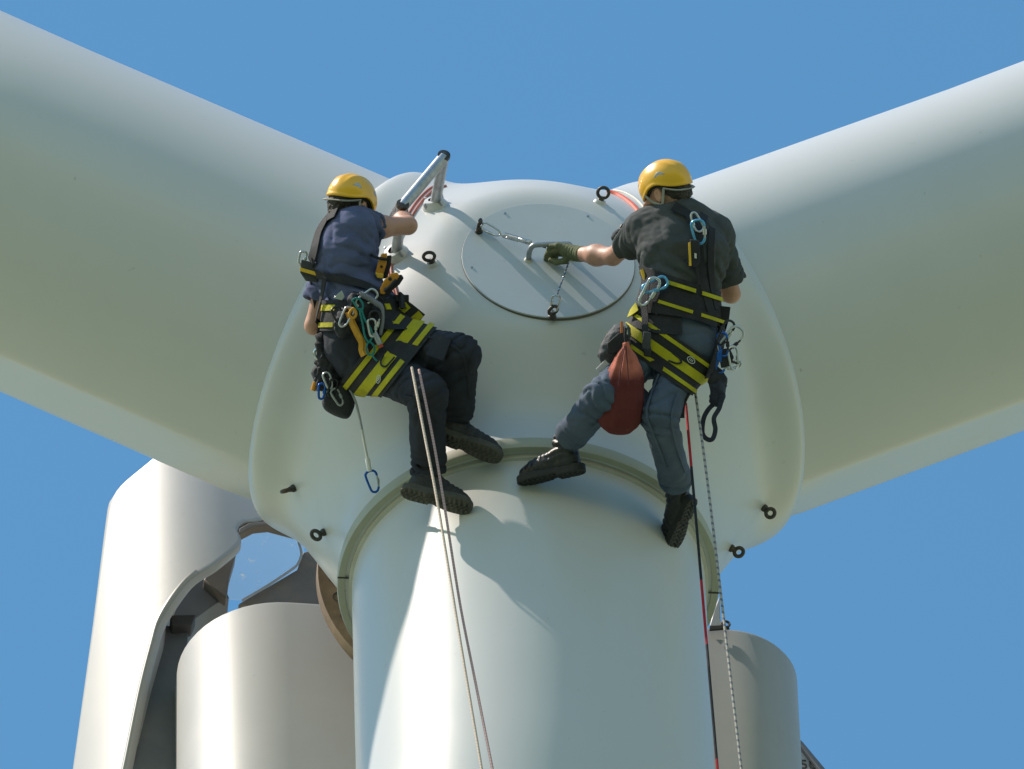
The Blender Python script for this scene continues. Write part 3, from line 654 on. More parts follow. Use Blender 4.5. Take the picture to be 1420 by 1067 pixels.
def carabiner(c, up, nor, L, label, body, gate=None, group=None, r=.0045, wide=.55, name='carabiner'):
    up = nrm(vec(up)); nor = nrm(vec(nor)-up*np.dot(nor, up)); sd = np.cross(up, nor); o = empty(name, c, label, 'carabiner', group)
    pts2 = [(-.5, .30), (-.46, .44), (-.30, .5), (.02, .5), (.30, .44), (.44, .30), (.46, .12)]
    w = L*wide; body_pts = [c+sd*x*w+up*y*L for x, y in [(.46, .22)]+[(.42, .38), (.22, .49), (-.12, .5), (-.40, .42), (-.46, .26), (-.36, -.26), (-.26, -.44), (0, -.5), (.22, -.44), (.36, -.30)]]
    MB().tube(spline(body_pts, 4), r, 10).build('hook', body, o)
    g0, g1 = body_pts[0], body_pts[-1]; MB().tube([g0, g1], r*.85, 8).build('gate', gate or body, o)
    MB().tube([g0*.75+g1*.25, g0*.3+g1*.7], r*1.55, 10).build('lock_sleeve', gate or body, o); return o
blue_alu = mat('blue_anodised_aluminium', (.02, .11, .42), .3, .6, var=.15, vscale=40)
sky_alu = mat('light_blue_anodised_aluminium', (.12, .38, .62), .3, .5, var=.15, vscale=40)
alu = mat('bare_aluminium', (.55, .55, .55), .3, .9, var=.15, vscale=40)
black_alu = mat('black_anodised_aluminium', (.03, .03, .033), .35, .5, var=.3, vscale=40)
web_m = mat('black_webbing', (.016, .016, .019), .8, var=.3, vscale=30, dirt=(.06, .06, .06), dscale=14, damt=.4, bump=.5, bscale=320)
navy_web_m = mat('navy_webbing', (.02, .024, .045), .8, var=.3, vscale=30, bump=.5, bscale=320)
yel_m = mat('yellow_harness_fabric', (.46, .41, .012), .75, spec=.3, var=.12, vscale=18, dirt=(.2, .18, .04), dscale=12, damt=.5, bump=.4, bscale=340)
orange_m = mat('orange_anodised_device', (.62, .25, .025), .35, .35, var=.15, vscale=30, dirt=(.2, .12, .05), dscale=20)
amber_web_m = mat('amber_webbing', (.60, .30, .03), .8, var=.15, vscale=30, bump=.4, bscale=300)
teal_m = mat('teal_cord', (.01, .20, .19), .7, var=.2, vscale=60, bump=.5, bscale=400)
pouch_m = mat('black_pouch_nylon', (.018, .019, .023), .75, var=.3, vscale=12, dirt=(.05, .05, .055), dscale=8, damt=.4, bump=.4, bscale=260)
greypouch_m = mat('grey_pouch_nylon', (.055, .058, .068), .75, var=.3, vscale=12, bump=.4, bscale=260)
bag_m = mat('faded_red_bag_cloth', (.50, .15, .105), .85, spec=.2, var=.25, vscale=12, dirt=(.50, .20, .14), dscale=9, damt=.5, bump=.4, bscale=260)
bag_low_m = mat('dark_red_bag_cloth', (.075, .013, .014), .75, spec=.3, var=.25, vscale=12, dirt=(.15, .07, .065), dscale=9, damt=.5, bump=.4, bscale=260)
toolred_m = mat('red_plastic', (.5, .06, .03), .4); copper_m = mat('copper_cap', (.6, .22, .1), .35, .7); toolyel_m = mat('yellow_tool_plastic', (.75, .45, .03), .45, var=.1, vscale=30)
logo_m = mat('white_print', (.6, .6, .55), .7)

# spring lanyard from the eye bolt on the hatch's edge to the handle
p0 = e1+HN*.045; ca = P(681, 319, np.dot(p0, FW)-.01)
carabiner(ca, p0-ca, FW, .088, 'steel snap link clipped to the eye bolt at the edge of the hatch', chrome, r=.0042, wide=.42)
s0 = P(694, 325, np.dot(p0, FW)-.012); s1 = P(740, 338, -.74); s2 = P(757, 344, -.735)
ax = nrm(s1-s0); x, y, z = MB().frame(s0, s1); LS = np.linalg.norm(s1-s0); N = 24*16
coil = [s0+ax*LS*(.08+.84*i/N)+(x*math.cos(i*2*math.pi/16)+y*math.sin(i*2*math.pi/16))*(.0115 if i < N*.55 else .010) for i in range(N+1)]
sp_o = empty('spring_lanyard', s0, 'coiled steel spring lanyard stretched between hatch edge and handle', 'spring')
MB().tube(coil, .0017, 6).build('coil', chrome, sp_o)
m = MB(); m.tube([s0-ax*.012, coil[0]], .002, 6); m.build('end_loop', chrome, sp_o); MB().tube([coil[-1], s1, s2], .0035, 8).build('cord', dark_steel, sp_o)
w0 = P(789, 364, -.735); w1 = P(773, 408, np.dot(e2, FW)-.06); cb = P(770, 421, np.dot(e2, FW)-.045)
carabiner(cb, w1-e2, FW, .078, 'steel snap link clipped to the lowest eye bolt of the hatch', chrome, r=.0045, wide=.5)
wo = empty('wire_strop', w0, 'thin twisted wire strop running from the handle down to a snap link', 'wire')
for ph in (0, math.pi):
    x, y, z = MB().frame(w0, w1); L = np.linalg.norm(w1-w0)
    MB().tube([w0+(w1-w0)*t_+(x*math.cos(ph+t_*60)+y*math.sin(ph+t_*60))*.0022 for t_ in np.linspace(0, 1, 90)], .0022, 6).build('strand', chrome if ph else dark_steel, wo)

# ------------------------------------------------------------------ harnesses
def hit_fn(fn, X, Y, dmin=-2.3):
    r = nrm(ray(X, Y)); p = CAMP+r*(DIST+dmin)
    for _ in range(90):
        d = float(fn(p[None])[0]); p = p+r*np.clip(d*.75, -.05, .15)
        if abs(d) < 8e-4: break
        if np.dot(p, FW) > 0: return None, None
    e = .012; n = nrm(vec([float(fn((p+q)[None])[0]-fn((p-q)[None])[0]) for q in np.eye(3)*e])); return p, n
def pins(J, X, Y, off=.02, dflt=None):
    """a place on the worker's clothes seen at a pixel, off in front of it"""
    p, n = hit_fn(J['torso'], X, Y)
    return P(X, Y, (np.dot(p, FW) if p is not None else (dflt or np.dot(J['pelvis'], FW)))-off)
def belt(J, parent, name, m, c, b, w0, w1, off, a0=0, a1=360, nA=96, nW=6, th=.007, fn=None):
    """band round the worker in the plane of the line of sight and image direction b; w0..w1 across it"""
    b = RT*b[0]+UP*b[1]; b = nrm(b); wd = np.cross(FW, b); fn = fn or J['torso']; full = abs(a1-a0) >= 359
    A = np.radians(np.linspace(a0, a1, nA+1)[:nA if full else nA+1]); ws = np.linspace(w0, w1, nW)
    D = np.cos(A)[:, None]*b+np.sin(A)[:, None]*FW; o = (c+ws[:, None]*wd)
    org = np.repeat(o[None], len(A), 0).reshape(-1, 3); dr = np.repeat(D[:, None], nW, 1).reshape(-1, 3); t = np.full(len(org), .03)
    for _ in range(34): t = t-np.clip(fn(org+dr*t[:, None])*.8, -.04, .03)
    t = t.reshape(len(A), nW)
    k = 5; tt = t.copy()
    for j in range(-k, k+1):
        if j: tt += (np.roll(t, j, 0) if full else t[np.clip(np.arange(len(A))+j, 0, len(A)-1)])
    t = np.maximum(tt/(2*k+1), t-.004); t = t.reshape(-1)
    inner = org+dr*(t+off)[:, None]; outer = org+dr*(t+off+th)[:, None]; n = len(A); q = n*nW
    V = np.concatenate([inner, outer]); F = []
    for i in range(n if full else n-1):
        i2 = (i+1) % n
        for j in range(nW-1):
            a, b_, c_, d_ = i*nW+j, i*nW+j+1, i2*nW+j+1, i2*nW+j; F += [(a, b_, c_, d_), (q+d_, q+c_, q+b_, q+a)]
        F += [(i*nW, i2*nW, q+i2*nW, q+i*nW), (i2*nW+nW-1, i*nW+nW-1, q+i*nW+nW-1, q+i2*nW+nW-1)]
    if not full:
        for i in (0, n-1): F += [(i*nW+j, i*nW+j+1, q+i*nW+j+1, q+i*nW+j) for j in range(nW-1)]
    o_ = mesh_obj(name, V, F, m, parent); autosmooth(o_, 45); return o_
def strap(J, parent, name, m, px, w, off=.010, th=.004, dflt=None, free=None):
    """flat webbing laid over the worker along pixel points; free: list of depths instead"""
    if free is None:
        pts = []; nn = []
        for q in spline([(x, y, 0) for x, y in px], 5):
            p, n = hit_fn(J['torso'], q[0], q[1])
            if p is None: p = P(q[0], q[1], dflt or np.dot(J['pelvis'], FW)); n = -FW
            pts.append(p+n*off); nn.append(n)
    else:
        pts = spline([P(x, y, d) for (x, y), d in zip(px, free)], 5); nn = [-FW]*len(pts)
    m_ = MB(); v = []
    for i, p in enumerate(pts):
        t_ = nrm(pts[min(i+1, len(pts)-1)]-pts[max(i-1, 0)]); s_ = nrm(np.cross(nn[i], t_)); n_ = np.cross(t_, s_)
        if i and np.dot(s_, ps) < 0: s_ = -s_; n_ = -n_
        ps = s_
        v += [p+s_*w/2+n_*th/2, p-s_*w/2+n_*th/2, p-s_*w/2-n_*th/2, p+s_*w/2-n_*th/2]
    f = [(i*4+k, i*4+(k+1) % 4, i*4+4+(k+1) % 4, i*4+4+k) for i in range(len(pts)-1) for k in range(4)]+[(0, 1, 2, 3), tuple(len(v)-4+k for k in (3, 2, 1, 0))]
    m_.add(v, f); return m_.build(name, m, parent)
def slab(parent, name, m, px, depth, J=None, off=.02, d=None, bevel=.004):
    """solid block with the outline px and thickness depth, lying before the worker's clothes"""
    ps = [hit_fn(J['torso'], x, y)[0] if J else None for x, y in px]
    dd = d if d is not None else np.mean([np.dot(p, FW) for p in ps if p is not None])-off
    return MB().prism([P(x, y, dd) for x, y in px], FW*depth).build(name, m, parent, bevel=bevel)
def cordage(parent, name, m, px, r, ds, n=8, closed=False):
    ds = ds if hasattr(ds, '__len__') else [ds]*len(px); return MB().tube(spline([P(x, y, d) for (x, y), d in zip(px, ds)], 6, closed), r, n, closed=closed).build(name, m, parent)

# harness of the worker at the hatch
J = right_man
h = bpy.data.objects.new('harness', None); C.objects.link(h); h.parent = person_r; h.matrix_parent_inverse = Matrix.Translation(-Vector(J['pelvis']))
wc = P(944, 412, -1.39); wb = (.955, -.30)
belt(J, h, 'waist_belt', web_m, wc, wb, -.072, .072, .002)
for a0, a1 in ((240, 292), (304, 352), (20, 160)):
    belt(J, h, 'belt_stripe', yel_m, wc, wb, .040, .054, .015, a0, a1, 30, 3)
    belt(J, h, 'belt_stripe', yel_m, wc, wb, -.050, -.034, .015, a0, a1, 30, 3)
sc_ = P(926, 493, -1.42); sb = (.82, -.57)
belt(J, h, 'seat_band', web_m, sc_, sb, -.082, .082, .003)
for w0, w1 in ((.050, .066), (-.016, .022), (-.068, -.052)):
    belt(J, h, 'seat_stripe', yel_m, sc_, sb, w0, w1, .0075, 180, 360, 60, 4)
strap(J, h, 'back_strap', web_m, [(934, 287), (956, 302), (966, 330), (970, 370), (977, 405), (986, 440)], .042)
strap(J, h, 'shoulder_strap', web_m, [(975, 300), (968, 320), (967, 345)], .040, off=.012)
strap(J, h, 'back_strap', web_m, [(986, 318), (984, 360), (986, 400), (992, 430)], .030)
strap(J, h, 'side_strap', web_m, [(1004, 425), (1000, 455), (992, 490), (980, 520)], .055, off=.014)
strap(J, h, 'hip_strap', web_m, [(880, 432), (905, 428), (940, 432), (968, 438), (990, 450)], .05, off=.016)
strap(J, h, 'hip_pad', web_m, [(890, 440), (915, 446), (945, 446)], .12, off=.008)
strap(J, h, 'leg_strap', web_m, [(903, 400), (899, 430), (897, 465), (897, 492)], .028, off=.03)
slab(h, 'buckle', greypouch_m, [(892, 460), (903, 461), (902, 486), (890, 484)], .014, J, .045)
slab(h, 'strap_end', web_m, [(892, 484), (903, 486), (902, 496), (893, 494)], .010, J, .042)
strap(J, h, 'hip_patch', yel_m, [(879, 440), (890, 428)], .045, off=.026)
# emblem print on the seat bands: a pale ring round two short bars, and the hook-shaped cut
def emblem(J, parent, X, Y, dx, dy):
    p, n = hit_fn(J['torso'], X, Y); p = p+n*.017; u = nrm(RT*dx+UP*dy); u = nrm(u-n*np.dot(u, n)); v_ = np.cross(n, u)
    m = MB(); m.tube([p+(u*math.cos(a)*.018+v_*math.sin(a)*.012) for a in np.linspace(0, 2*math.pi, 25)[:-1]], .0016, 6, closed=True)
    for k in (-.007, .0, .007): m.tube([p+u*k-v_*.005, p+u*k+v_*.005], .0016, 6)
    m.build('emblem', logo_m, parent)
emblem(J, h, 957, 500, .82, -.57)
def hook_mark(J, parent, pts):
    q = []
    for q_ in spline([(x, y, 0) for x, y in pts], 5):
        p, n = hit_fn(J['torso'], q_[0], q_[1])
        if p is not None: q.append(p+n*.0165)
    MB().tube(q, .0042, 6).build('band_cut', web_m, parent)
hook_mark(J, h, [(933, 489), (938, 494), (943, 499), (944, 505), (938, 507), (929, 503)])

for px in ([(896, 515), (880, 540), (856, 566), (822, 592)], [(940, 545), (930, 580), (938, 620), (950, 655)], [(915, 520), (905, 545), (898, 575), (912, 615), (924, 650)]):
    strap(J, person_r, 'trouser_seam', grey_trouser_m, px, .009, off=.006, th=.003)
strap(J, person_r, 'thigh_pocket', grey_trouser_m, [(895, 540), (880, 555)], .085, off=.008, th=.005)
# things the worker at the hatch carries
G1 = 'gear clipped to the harness of the worker at the hatch'
t = empty('fall_arrester', pins(J, 963, 350, .05), 'black fall arrest block with a yellow edge on the back of the black shirt', 'fall arrester')
slab(t, 'case', pouch_m, [(957, 332), (970, 334), (971, 362), (966, 372), (958, 370), (956, 350)], .03, J, .05)
slab(t, 'yellow_edge', toolyel_m, [(954.5, 337), (957.5, 336), (959, 369), (955.5, 369)], .022, J, .05, bevel=.001)
slab(t, 'label_plate', logo_m, [(963, 351), (966, 352), (966, 359), (963, 358)], .003, J, .054, bevel=0)
carabiner(pins(J, 969, 322, .055), cam_dir(-.15, 1, 0), cam_dir(-.2, 0, -1), .10, 'bright blue carabiner holding the fall arrest block on the back', sky_alu, alu, G1, r=.0056, wide=.6)
carabiner(pins(J, 966, 308, .06), cam_dir(.45, -1, 0), cam_dir(.3, .2, -1), .085, 'silver carabiner above the blue one between the shoulder blades', alu, chrome, G1, r=.005, wide=.5)
cordage(bpy.data.objects[t.name], 'tether', web_m, [(966, 371), (967, 380), (969, 395)], .006, [np.dot(pins(J, 966, 375, .04), FW)]*3)
carabiner(pins(J, 900, 405, .07), cam_dir(.6, 1, 0), cam_dir(.3, 0, -1), .13, 'large polished carabiner at the waist belt beside the hip pad', chrome, chrome, G1, r=.0068, wide=.42)
carabiner(pins(J, 908, 396, .05), cam_dir(.9, .35, 0), cam_dir(0, .3, -1), .11, 'pale blue carabiner lying along the top of the waist belt', sky_alu, sky_alu, G1, r=.0062, wide=.5)
t = empty('screwdriver', pins(J, 894, 380, .03, -1.4), 'small tool with a yellow brown handle tucked behind the waist belt', 'tool')
a, b = P(890, 374, -1.42), P(898, 394, -1.43); MB().tube([a, a*.6+b*.4, b], [.008, .011, .009], 10).build('handle', toolyel_m, t); MB().tube([b, P(902, 406, -1.43)], .004, 8).build('shaft', dark_steel, t)
t = empty('tool_pouch', P(852, 480, -1.52), 'grey tool pouch with copper capped tool on the hip above the red bag', 'pouch')
def blob(px_c, d, r3, seed, amp=.006, fr=None):
    c = P(*px_c, d); fr = fr if fr is not None else np.stack([RT, UP, FW], 1)
    fn = lambda p: ell(p, c, fr, vec(r3))-.012+amp*ncheap(p, 10, seed)+amp*.4*ncheap(p, 26, seed+1)
    return surfnet(fn, c-max(r3)-.04, c+max(r3)+.04, .0055)
pd = np.dot(hit_fn(J['torso'], 868, 478)[0], FW)-.03
V, F = blob((853, 480), pd, (.045, .085, .04), 3, fr=np.stack([cam_dir(.9, -.45, 0), cam_dir(.45, .9, 0), FW], 1)); mesh_obj('pouch_body', V, F, greypouch_m, t)
MB().tube([P(862, 462, pd-.05), P(862, 446, pd-.05)], .0065, 10).build('copper_tool', copper_m, t); MB().tube([P(871, 470, pd-.05), P(868, 448, pd-.05)], .004, 8).build('steel_tool', chrome, t)
slab(t, 'pouch_flap', pouch_m, [(842, 476), (858, 462), (872, 464), (872, 478), (852, 492), (843, 490)], .02, d=pd-.055)
MB().tube([P(843, 462, pd), P(845, 474, pd)], .006, 8).build('yellow_tool', toolyel_m, t)
slab(t, 'white_cloth', mat('white_cloth', (.5, .5, .52), .9, bump=.4, bscale=200), [(826, 512), (842, 496), (850, 500), (846, 517), (830, 516)], .012, d=np.dot(hit_fn(J['torso'], 838, 508)[0], FW)-.015)
# red bag
bt = empty('tool_bag', P(866, 476, pd-.06), 'sagging red cloth bag hanging below the hip pouch, darker at its bottom', 'bag')
bd = pd-.08; prof = [(868, 474, 4), (868, 482, 6), (868, 495, 13), (867, 512, 21), (865, 530, 28), (863, 548, 33), (861, 565, 35), (860, 580, 33), (860, 590, 27), (860, 598, 15), (860, 601, 3)]
def bagfn(p):
    y = (p-C0)@UP; Y = -y*PXM; X0 = np.interp(Y, [q[1]-474 for q in prof], [q[0]-868 for q in prof])/PXM; R = np.interp(Y, [q[1]-474 for q in prof], [q[2] for q in prof])/PXM
    x = (p-C0)@RT-X0; z = (p-C0)@FW; a = np.arctan2(z, x); k = np.clip(1-Y/75, 0, 1)
    d = np.hypot(x, z*1.15)-R*(1+k*.34*np.abs(np.sin(a*3.5+1))-.1+k*.08*np.sin(a*13))+.003*ncheap(p, 10, 4)+.0022*np.sin(a*9+2+ncheap(p, 5, 3))
    return np.maximum(d*.8, np.maximum(-Y, Y-126)/PXM)
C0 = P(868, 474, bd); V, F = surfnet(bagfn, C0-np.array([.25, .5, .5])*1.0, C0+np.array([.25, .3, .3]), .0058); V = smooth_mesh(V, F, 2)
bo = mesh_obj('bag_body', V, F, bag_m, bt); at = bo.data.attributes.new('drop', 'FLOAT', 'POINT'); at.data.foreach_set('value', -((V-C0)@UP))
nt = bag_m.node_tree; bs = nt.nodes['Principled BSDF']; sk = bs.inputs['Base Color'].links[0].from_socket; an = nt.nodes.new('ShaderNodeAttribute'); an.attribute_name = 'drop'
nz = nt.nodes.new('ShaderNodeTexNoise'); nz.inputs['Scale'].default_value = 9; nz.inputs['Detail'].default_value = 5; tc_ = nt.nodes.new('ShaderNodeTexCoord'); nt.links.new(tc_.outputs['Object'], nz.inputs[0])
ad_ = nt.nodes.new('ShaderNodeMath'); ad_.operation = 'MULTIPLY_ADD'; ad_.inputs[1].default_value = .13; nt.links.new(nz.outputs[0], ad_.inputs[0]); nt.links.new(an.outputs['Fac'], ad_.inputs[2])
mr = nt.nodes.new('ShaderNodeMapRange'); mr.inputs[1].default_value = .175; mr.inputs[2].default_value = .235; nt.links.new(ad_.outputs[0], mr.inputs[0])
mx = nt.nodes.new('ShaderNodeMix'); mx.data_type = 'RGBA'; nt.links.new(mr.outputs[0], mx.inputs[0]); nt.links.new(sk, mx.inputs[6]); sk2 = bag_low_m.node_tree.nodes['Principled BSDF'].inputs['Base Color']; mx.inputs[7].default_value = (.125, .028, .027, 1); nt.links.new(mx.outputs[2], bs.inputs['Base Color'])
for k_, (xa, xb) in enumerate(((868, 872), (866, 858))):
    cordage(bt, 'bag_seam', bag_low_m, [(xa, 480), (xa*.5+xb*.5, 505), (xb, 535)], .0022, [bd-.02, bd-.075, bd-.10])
cordage(bt, 'draw_cord', web_m, [(868, 455), (867, 466), (868, 478)], .006, bd)
slab(bt, 'cord_tag', strap_grey_m, [(889, 570), (896, 569), (896, 577), (890, 577)], .012, d=bd-.0)
# gear on his other hip
gd = np.dot(hit_fn(J['torso'], 988, 478)[0], FW)-.02
for X, Y, an, L, m_, g_, lab in ((1006, 462, .5, .11, black_alu, alu, 'black carabiner topmost in the bunch at the far hip'), (1013, 472, .75, .13, alu, black_alu, 'long silver carabiner leaning outward in the bunch at the far hip'), (1003, 478, -.15, .10, blue_alu, black_alu, 'dark blue carabiner in the middle of the bunch at the far hip'),
                                 (1001, 502, .2, .10, blue_alu, alu, 'blue carabiner lowest in the bunch at the far hip'), (1017, 497, -.1, .10, alu, alu, 'silver carabiner hanging upright at the outer side of the bunch'), (1018, 507, 1.2, .06, alu, alu, 'small round silver link at the outer foot of the bunch')):
    carabiner(P(X, Y, gd-.02+.012*math.sin(X)), cam_dir(math.sin(an), math.cos(an), .1), cam_dir(math.cos(X), .1, -1), L, lab, m_, g_, 'carabiners bunched on the far hip', r=.0052, wide=.52)
t = empty('ascender', P(1008, 497, gd), 'black rope clamp among the carabiners at the far hip', 'rope clamp')
slab(t, 'clamp_body', pouch_m, [(1002, 484), (1012, 483), (1018, 496), (1012, 508), (1000, 511), (998, 500)], .025, d=gd-.03); slab(t, 'cam', blue_alu, [(995, 488), (1002, 484), (1001, 503), (993, 500)], .02, d=gd-.035)
MB().tube([P(1012, 500, gd-.03), P(1024, 505, gd-.02)], .005, 8).build('lever', black_alu, t)
t = empty('folded_strap', P(996, 520, gd), 'navy webbing strap bunched up and ending in a long hanging loop', 'strap')
strap(J, t, 'loop', navy_web_m, [(996, 556), (984, 566), (976, 580), (974, 600), (980, 609), (988, 609), (992, 596), (990, 580), (998, 565), (1002, 545)], .020, free=[gd, gd, gd-.01, gd-.02, gd-.02, gd-.03, gd-.03, gd-.04, gd-.03, gd-.02], th=.003)
V, F = blob((995, 540), gd, (.024, .055, .02), 6, .01); mesh_obj('bunch', V, F, navy_web_m, t); V, F = blob((993, 524), gd, (.02, .03, .02), 8, .008); mesh_obj('bunch', V, F, web_m, t)
t = empty('strap_tail', P(948, 560, gd), 'short black strap tail hanging below the seat band beside the ropes', 'strap')
strap(J, t, 'tail', web_m, [(960, 532), (953, 548), (947, 562), (946, 580)], .02, free=[gd-.02, gd-.05, gd-.05, gd-.06])

# harness of the worker at the rail
J = left_man
h = bpy.data.objects.new('harness', None); C.objects.link(h); h.parent = person_l; h.matrix_parent_inverse = Matrix.Translation(-Vector(J['pelvis']))
wc = P(492, 437, -1.11); wb = (.99, .02)
belt(J, h, 'waist_belt', web_m, wc, wb, -.065, .065, .003)
for w0, w1 in ((.030, .050), (-.045, -.020)):
    belt(J, h, 'belt_stripe', yel_m, wc, wb, w0, w1, .0075, 180, 232, 24, 3)
    belt(J, h, 'belt_stripe', yel_m, wc, wb, w0, w1, .0075, 318, 326, 8, 3)
sc_ = P(535, 498, -1.13); sb = (.62, .78)
belt(J, h, 'seat_band', web_m, sc_, sb, -.088, .088, .004)
for w0, w1 in ((.050, .072), (-.014, .032), (-.070, -.048)):
    belt(J, h, 'seat_stripe', yel_m, sc_, sb, w0, w1, .0085, 185, 338, 60, 4)
emblem(J, h, 529, 526, .62, .78)
hook_mark(J, h, [(534, 497), (531, 503), (532, 509), (538, 511), (544, 505), (548, 500)])
strap(J, h, 'shoulder_strap', web_m, [(468, 296), (456, 303), (447, 316), (441, 332), (437, 350), (433, 364)], .062, off=.008)
strap(J, h, 'back_strap', web_m, [(440, 379), (462, 386), (490, 392), (515, 402), (532, 416)], .035, off=.012)
strap(J, h, 'side_strap', web_m, [(434, 385), (437, 405), (441, 430), (444, 458)], .030, off=.012, dflt=-1.0)
strap(J, h, 'side_strap', web_m, [(456, 384), (454, 410), (448, 440), (443, 466), (443, 492)], .024, off=.028, dflt=-1.05)
slab(h, 'buckle', greypouch_m, [(418, 360), (440, 366), (446, 376), (440, 392), (424, 390), (416, 378)], .04, d=-1.10)
slab(h, 'buckle_bar', toolyel_m, [(415.5, 371), (441, 378), (443, 384), (416, 376)], .02, d=-1.115, bevel=.002)
slab(h, 'buckle_tab', pouch_m, [(440, 376), (456, 380), (455, 386), (441, 385)], .02, d=-1.11)
strap(J, h, 'hip_pad', web_m, [(546, 420), (562, 430), (582, 446)], .075, off=.034, th=.012)
strap(J, h, 'hip_patch', yel_m, [(557, 424), (564, 432)], .045, off=.043); strap(J, h, 'hip_patch', yel_m, [(575, 436), (582, 444)], .045, off=.043)
for px in ([(590, 468), (615, 474), (640, 490), (648, 520), (650, 550)], [(560, 548), (585, 560), (600, 590), (603, 630)]):
    strap(J, person_l, 'trouser_seam', dark_trouser_m, px, .009, off=.006, th=.003)
strap(J, person_l, 'thigh_pocket', dark_trouser_m, [(600, 478), (622, 486)], .10, off=.008, th=.005)
# things the worker at the rail carries
G2 = 'gear clipped to the harness of the worker at the rail'
z0 = lambda X, Y, o=.04: np.dot(pins(J, X, Y, o, -1.1), FW)
carabiner(P(419, 358, -1.09), cam_dir(.3, 1, 0), cam_dir(.4, 0, -1), .055, 'silver carabiner at the shoulder strap above the yellow buckle bar', alu, chrome, G2, r=.005, wide=.6)
t = empty('webbing_sling', P(487, 430, z0(487, 430)), 'amber webbing sling hanging folded from the waist belt over the hip', 'sling')
strap(J, t, 'sling_band', amber_web_m, [(487, 428), (489, 445), (496, 462), (504, 478), (512, 496)], .030, off=.035); strap(J, t, 'sling_band', amber_web_m, [(486, 436), (492, 455), (500, 470), (503, 487), (510, 498)], .020, off=.042)
MB().tube(spline([P(x, y, z0(496, 450, .06)) for x, y in [(484, 436), (490, 428), (494, 436), (489, 442)]], 5, True), .006, 8, closed=True).build('sling_knot', amber_web_m, t)
t = empty('accessory_cord', P(495, 420, z0(495, 420)), 'teal accessory cord knotted into loops beside the amber sling', 'cord')
for k, px in enumerate(([(489, 416), (497, 414), (503, 422), (502, 430), (496, 428), (491, 420)], [(499, 430), (503, 450), (506, 466), (511, 474), (516, 468), (514, 456), (506, 444), (502, 432)], [(510, 476), (508, 486), (512, 492), (518, 490), (519, 481), (514, 475)])):
    MB().tube(spline([P(x, y, z0(505, 455, .055)) for x, y in px], 6, True), .0045, 8, closed=True).build('cord_loop', teal_m, t)
cordage(t, 'cord_tail', teal_m, [(515, 491), (519, 497), (523, 501)], .004, z0(519, 495, .05))
t = empty('twisted_lanyard', P(510, 412, z0(510, 412)), 'grey twisted rope lanyard lying across the waist belt', 'lanyard')
for ph in (0, 2.1, 4.2):
    c_ = spline([P(x, y, z0(515, 420, .06)) for x, y in [(500, 408), (512, 414), (522, 421), (530, 428), (531, 445), (528, 462)]], 14)
    MB().tube([p+UP*math.sin(i*.42+ph)*.008+FW*math.cos(i*.42+ph)*.008 for i, p in enumerate(c_)], .0065, 8).build('strand', mat('grey_lanyard_rope', (.22, .22, .25), .8, bump=.5, bscale=300) if ph == 0 else bpy.data.materials['grey_lanyard_rope'], t)
for X, Y, an, L, m_, lab in ((508, 414, 1.0, .10, alu, 'silver carabiner lying across the top of the waist belt'), (518, 448, .2, .10, black_alu, 'black carabiner hanging over the hip beside the teal cord'), (516, 455, -.1, .075, alu, 'silver carabiner above the small torch on the hip'), (480, 440, .5, .09, alu, 'silver carabiner beside the amber sling at its top'), (470, 440, -.4, .09, black_alu, 'black carabiner at the rear end of the waist belt')):
    carabiner(P(X, Y, z0(X, Y, .055)), cam_dir(math.sin(an), math.cos(an), .1), cam_dir(.3, .1, -1), L, lab, m_, chrome, G2, r=.005, wide=.5)
t = empty('torch', P(523, 468, z0(523, 468)), 'small grey torch with a red end hanging at the hip', 'torch'); zz = z0(524, 468, .05)
MB().tube([P(519, 462, zz), P(527, 478, zz)], .013, 14).build('barrel', galv, t); MB().tube([P(527, 478, zz), P(529, 482, zz)], .010, 12).build('end_cap', toolred_m, t)
t = empty('padlock_plate', P(477, 412, z0(477, 412)), 'flat pale metal plate tucked under the rear of the waist belt', 'plate'); slab(t, 'plate', alu, [(462, 413), (474, 403), (478, 412), (474, 417)], .006, d=z0(470, 410, .04), bevel=.001)
# black lumps of gear round the belt
t = empty('belt_pouch', P(500, 440, -1.2), 'small black belt pouch under the bunch of carabiners on the hip', 'pouch'); V, F = blob((500, 428), z0(500, 428, .01), (.05, .05, .03), 11, .01); mesh_obj('pouch_body', V, F, pouch_m, t); V, F = blob((478, 448), z0(478, 448, .01), (.03, .055, .02), 13, .008); mesh_obj('pouch_body', V, F, pouch_m, t)
t = empty('radio', P(556, 415, -1.15), 'black radio box at the front of the waist belt', 'radio'); dd_ = -1.16
slab(t, 'case', pouch_m, [(545, 409), (567, 409), (567, 421), (545, 421)], .05, d=dd_); slab(t, 'grille', black_alu, [(549, 411), (563, 411), (563, 418), (549, 418)], .004, d=dd_-.003, bevel=0); MB().tube([P(548, 411, dd_+.02), P(541, 402, dd_+.02)], .004, 8).build('aerial', pouch_m, t)
def descender(label, poly, plate, d, knobs, name='descender'):
    c = np.mean(np.array(poly), 0); t = empty(name, P(c[0], c[1], d), label, 'descender')
    slab(t, 'side_plate', pouch_m, [(x+6, y+3) for x, y in poly], .02, d=d+.012); slab(t, 'face_plate', plate, poly, .016, d=d-.012)
    for x, y, r in knobs: MB().lathe(P(x, y, d-.010), -FW, [(r, -.004), (r, .008), (r*.6, .011), (.0005, .011)], 14).build('pivot', black_alu, t)
    return t
t = descender('orange rope descender in front of the navy shirt, its lever raised', [(527, 408), (527, 400), (533, 388), (543, 379), (551, 378), (554, 383), (548, 392), (538, 400), (533, 409)], orange_m, -1.22, [(541, 387, .008), (535, 402, .009)])
MB().tube([P(533, 404, -1.24), P(540, 398, -1.25), P(549, 388, -1.24)], .006, 8).build('lever', black_alu, t)
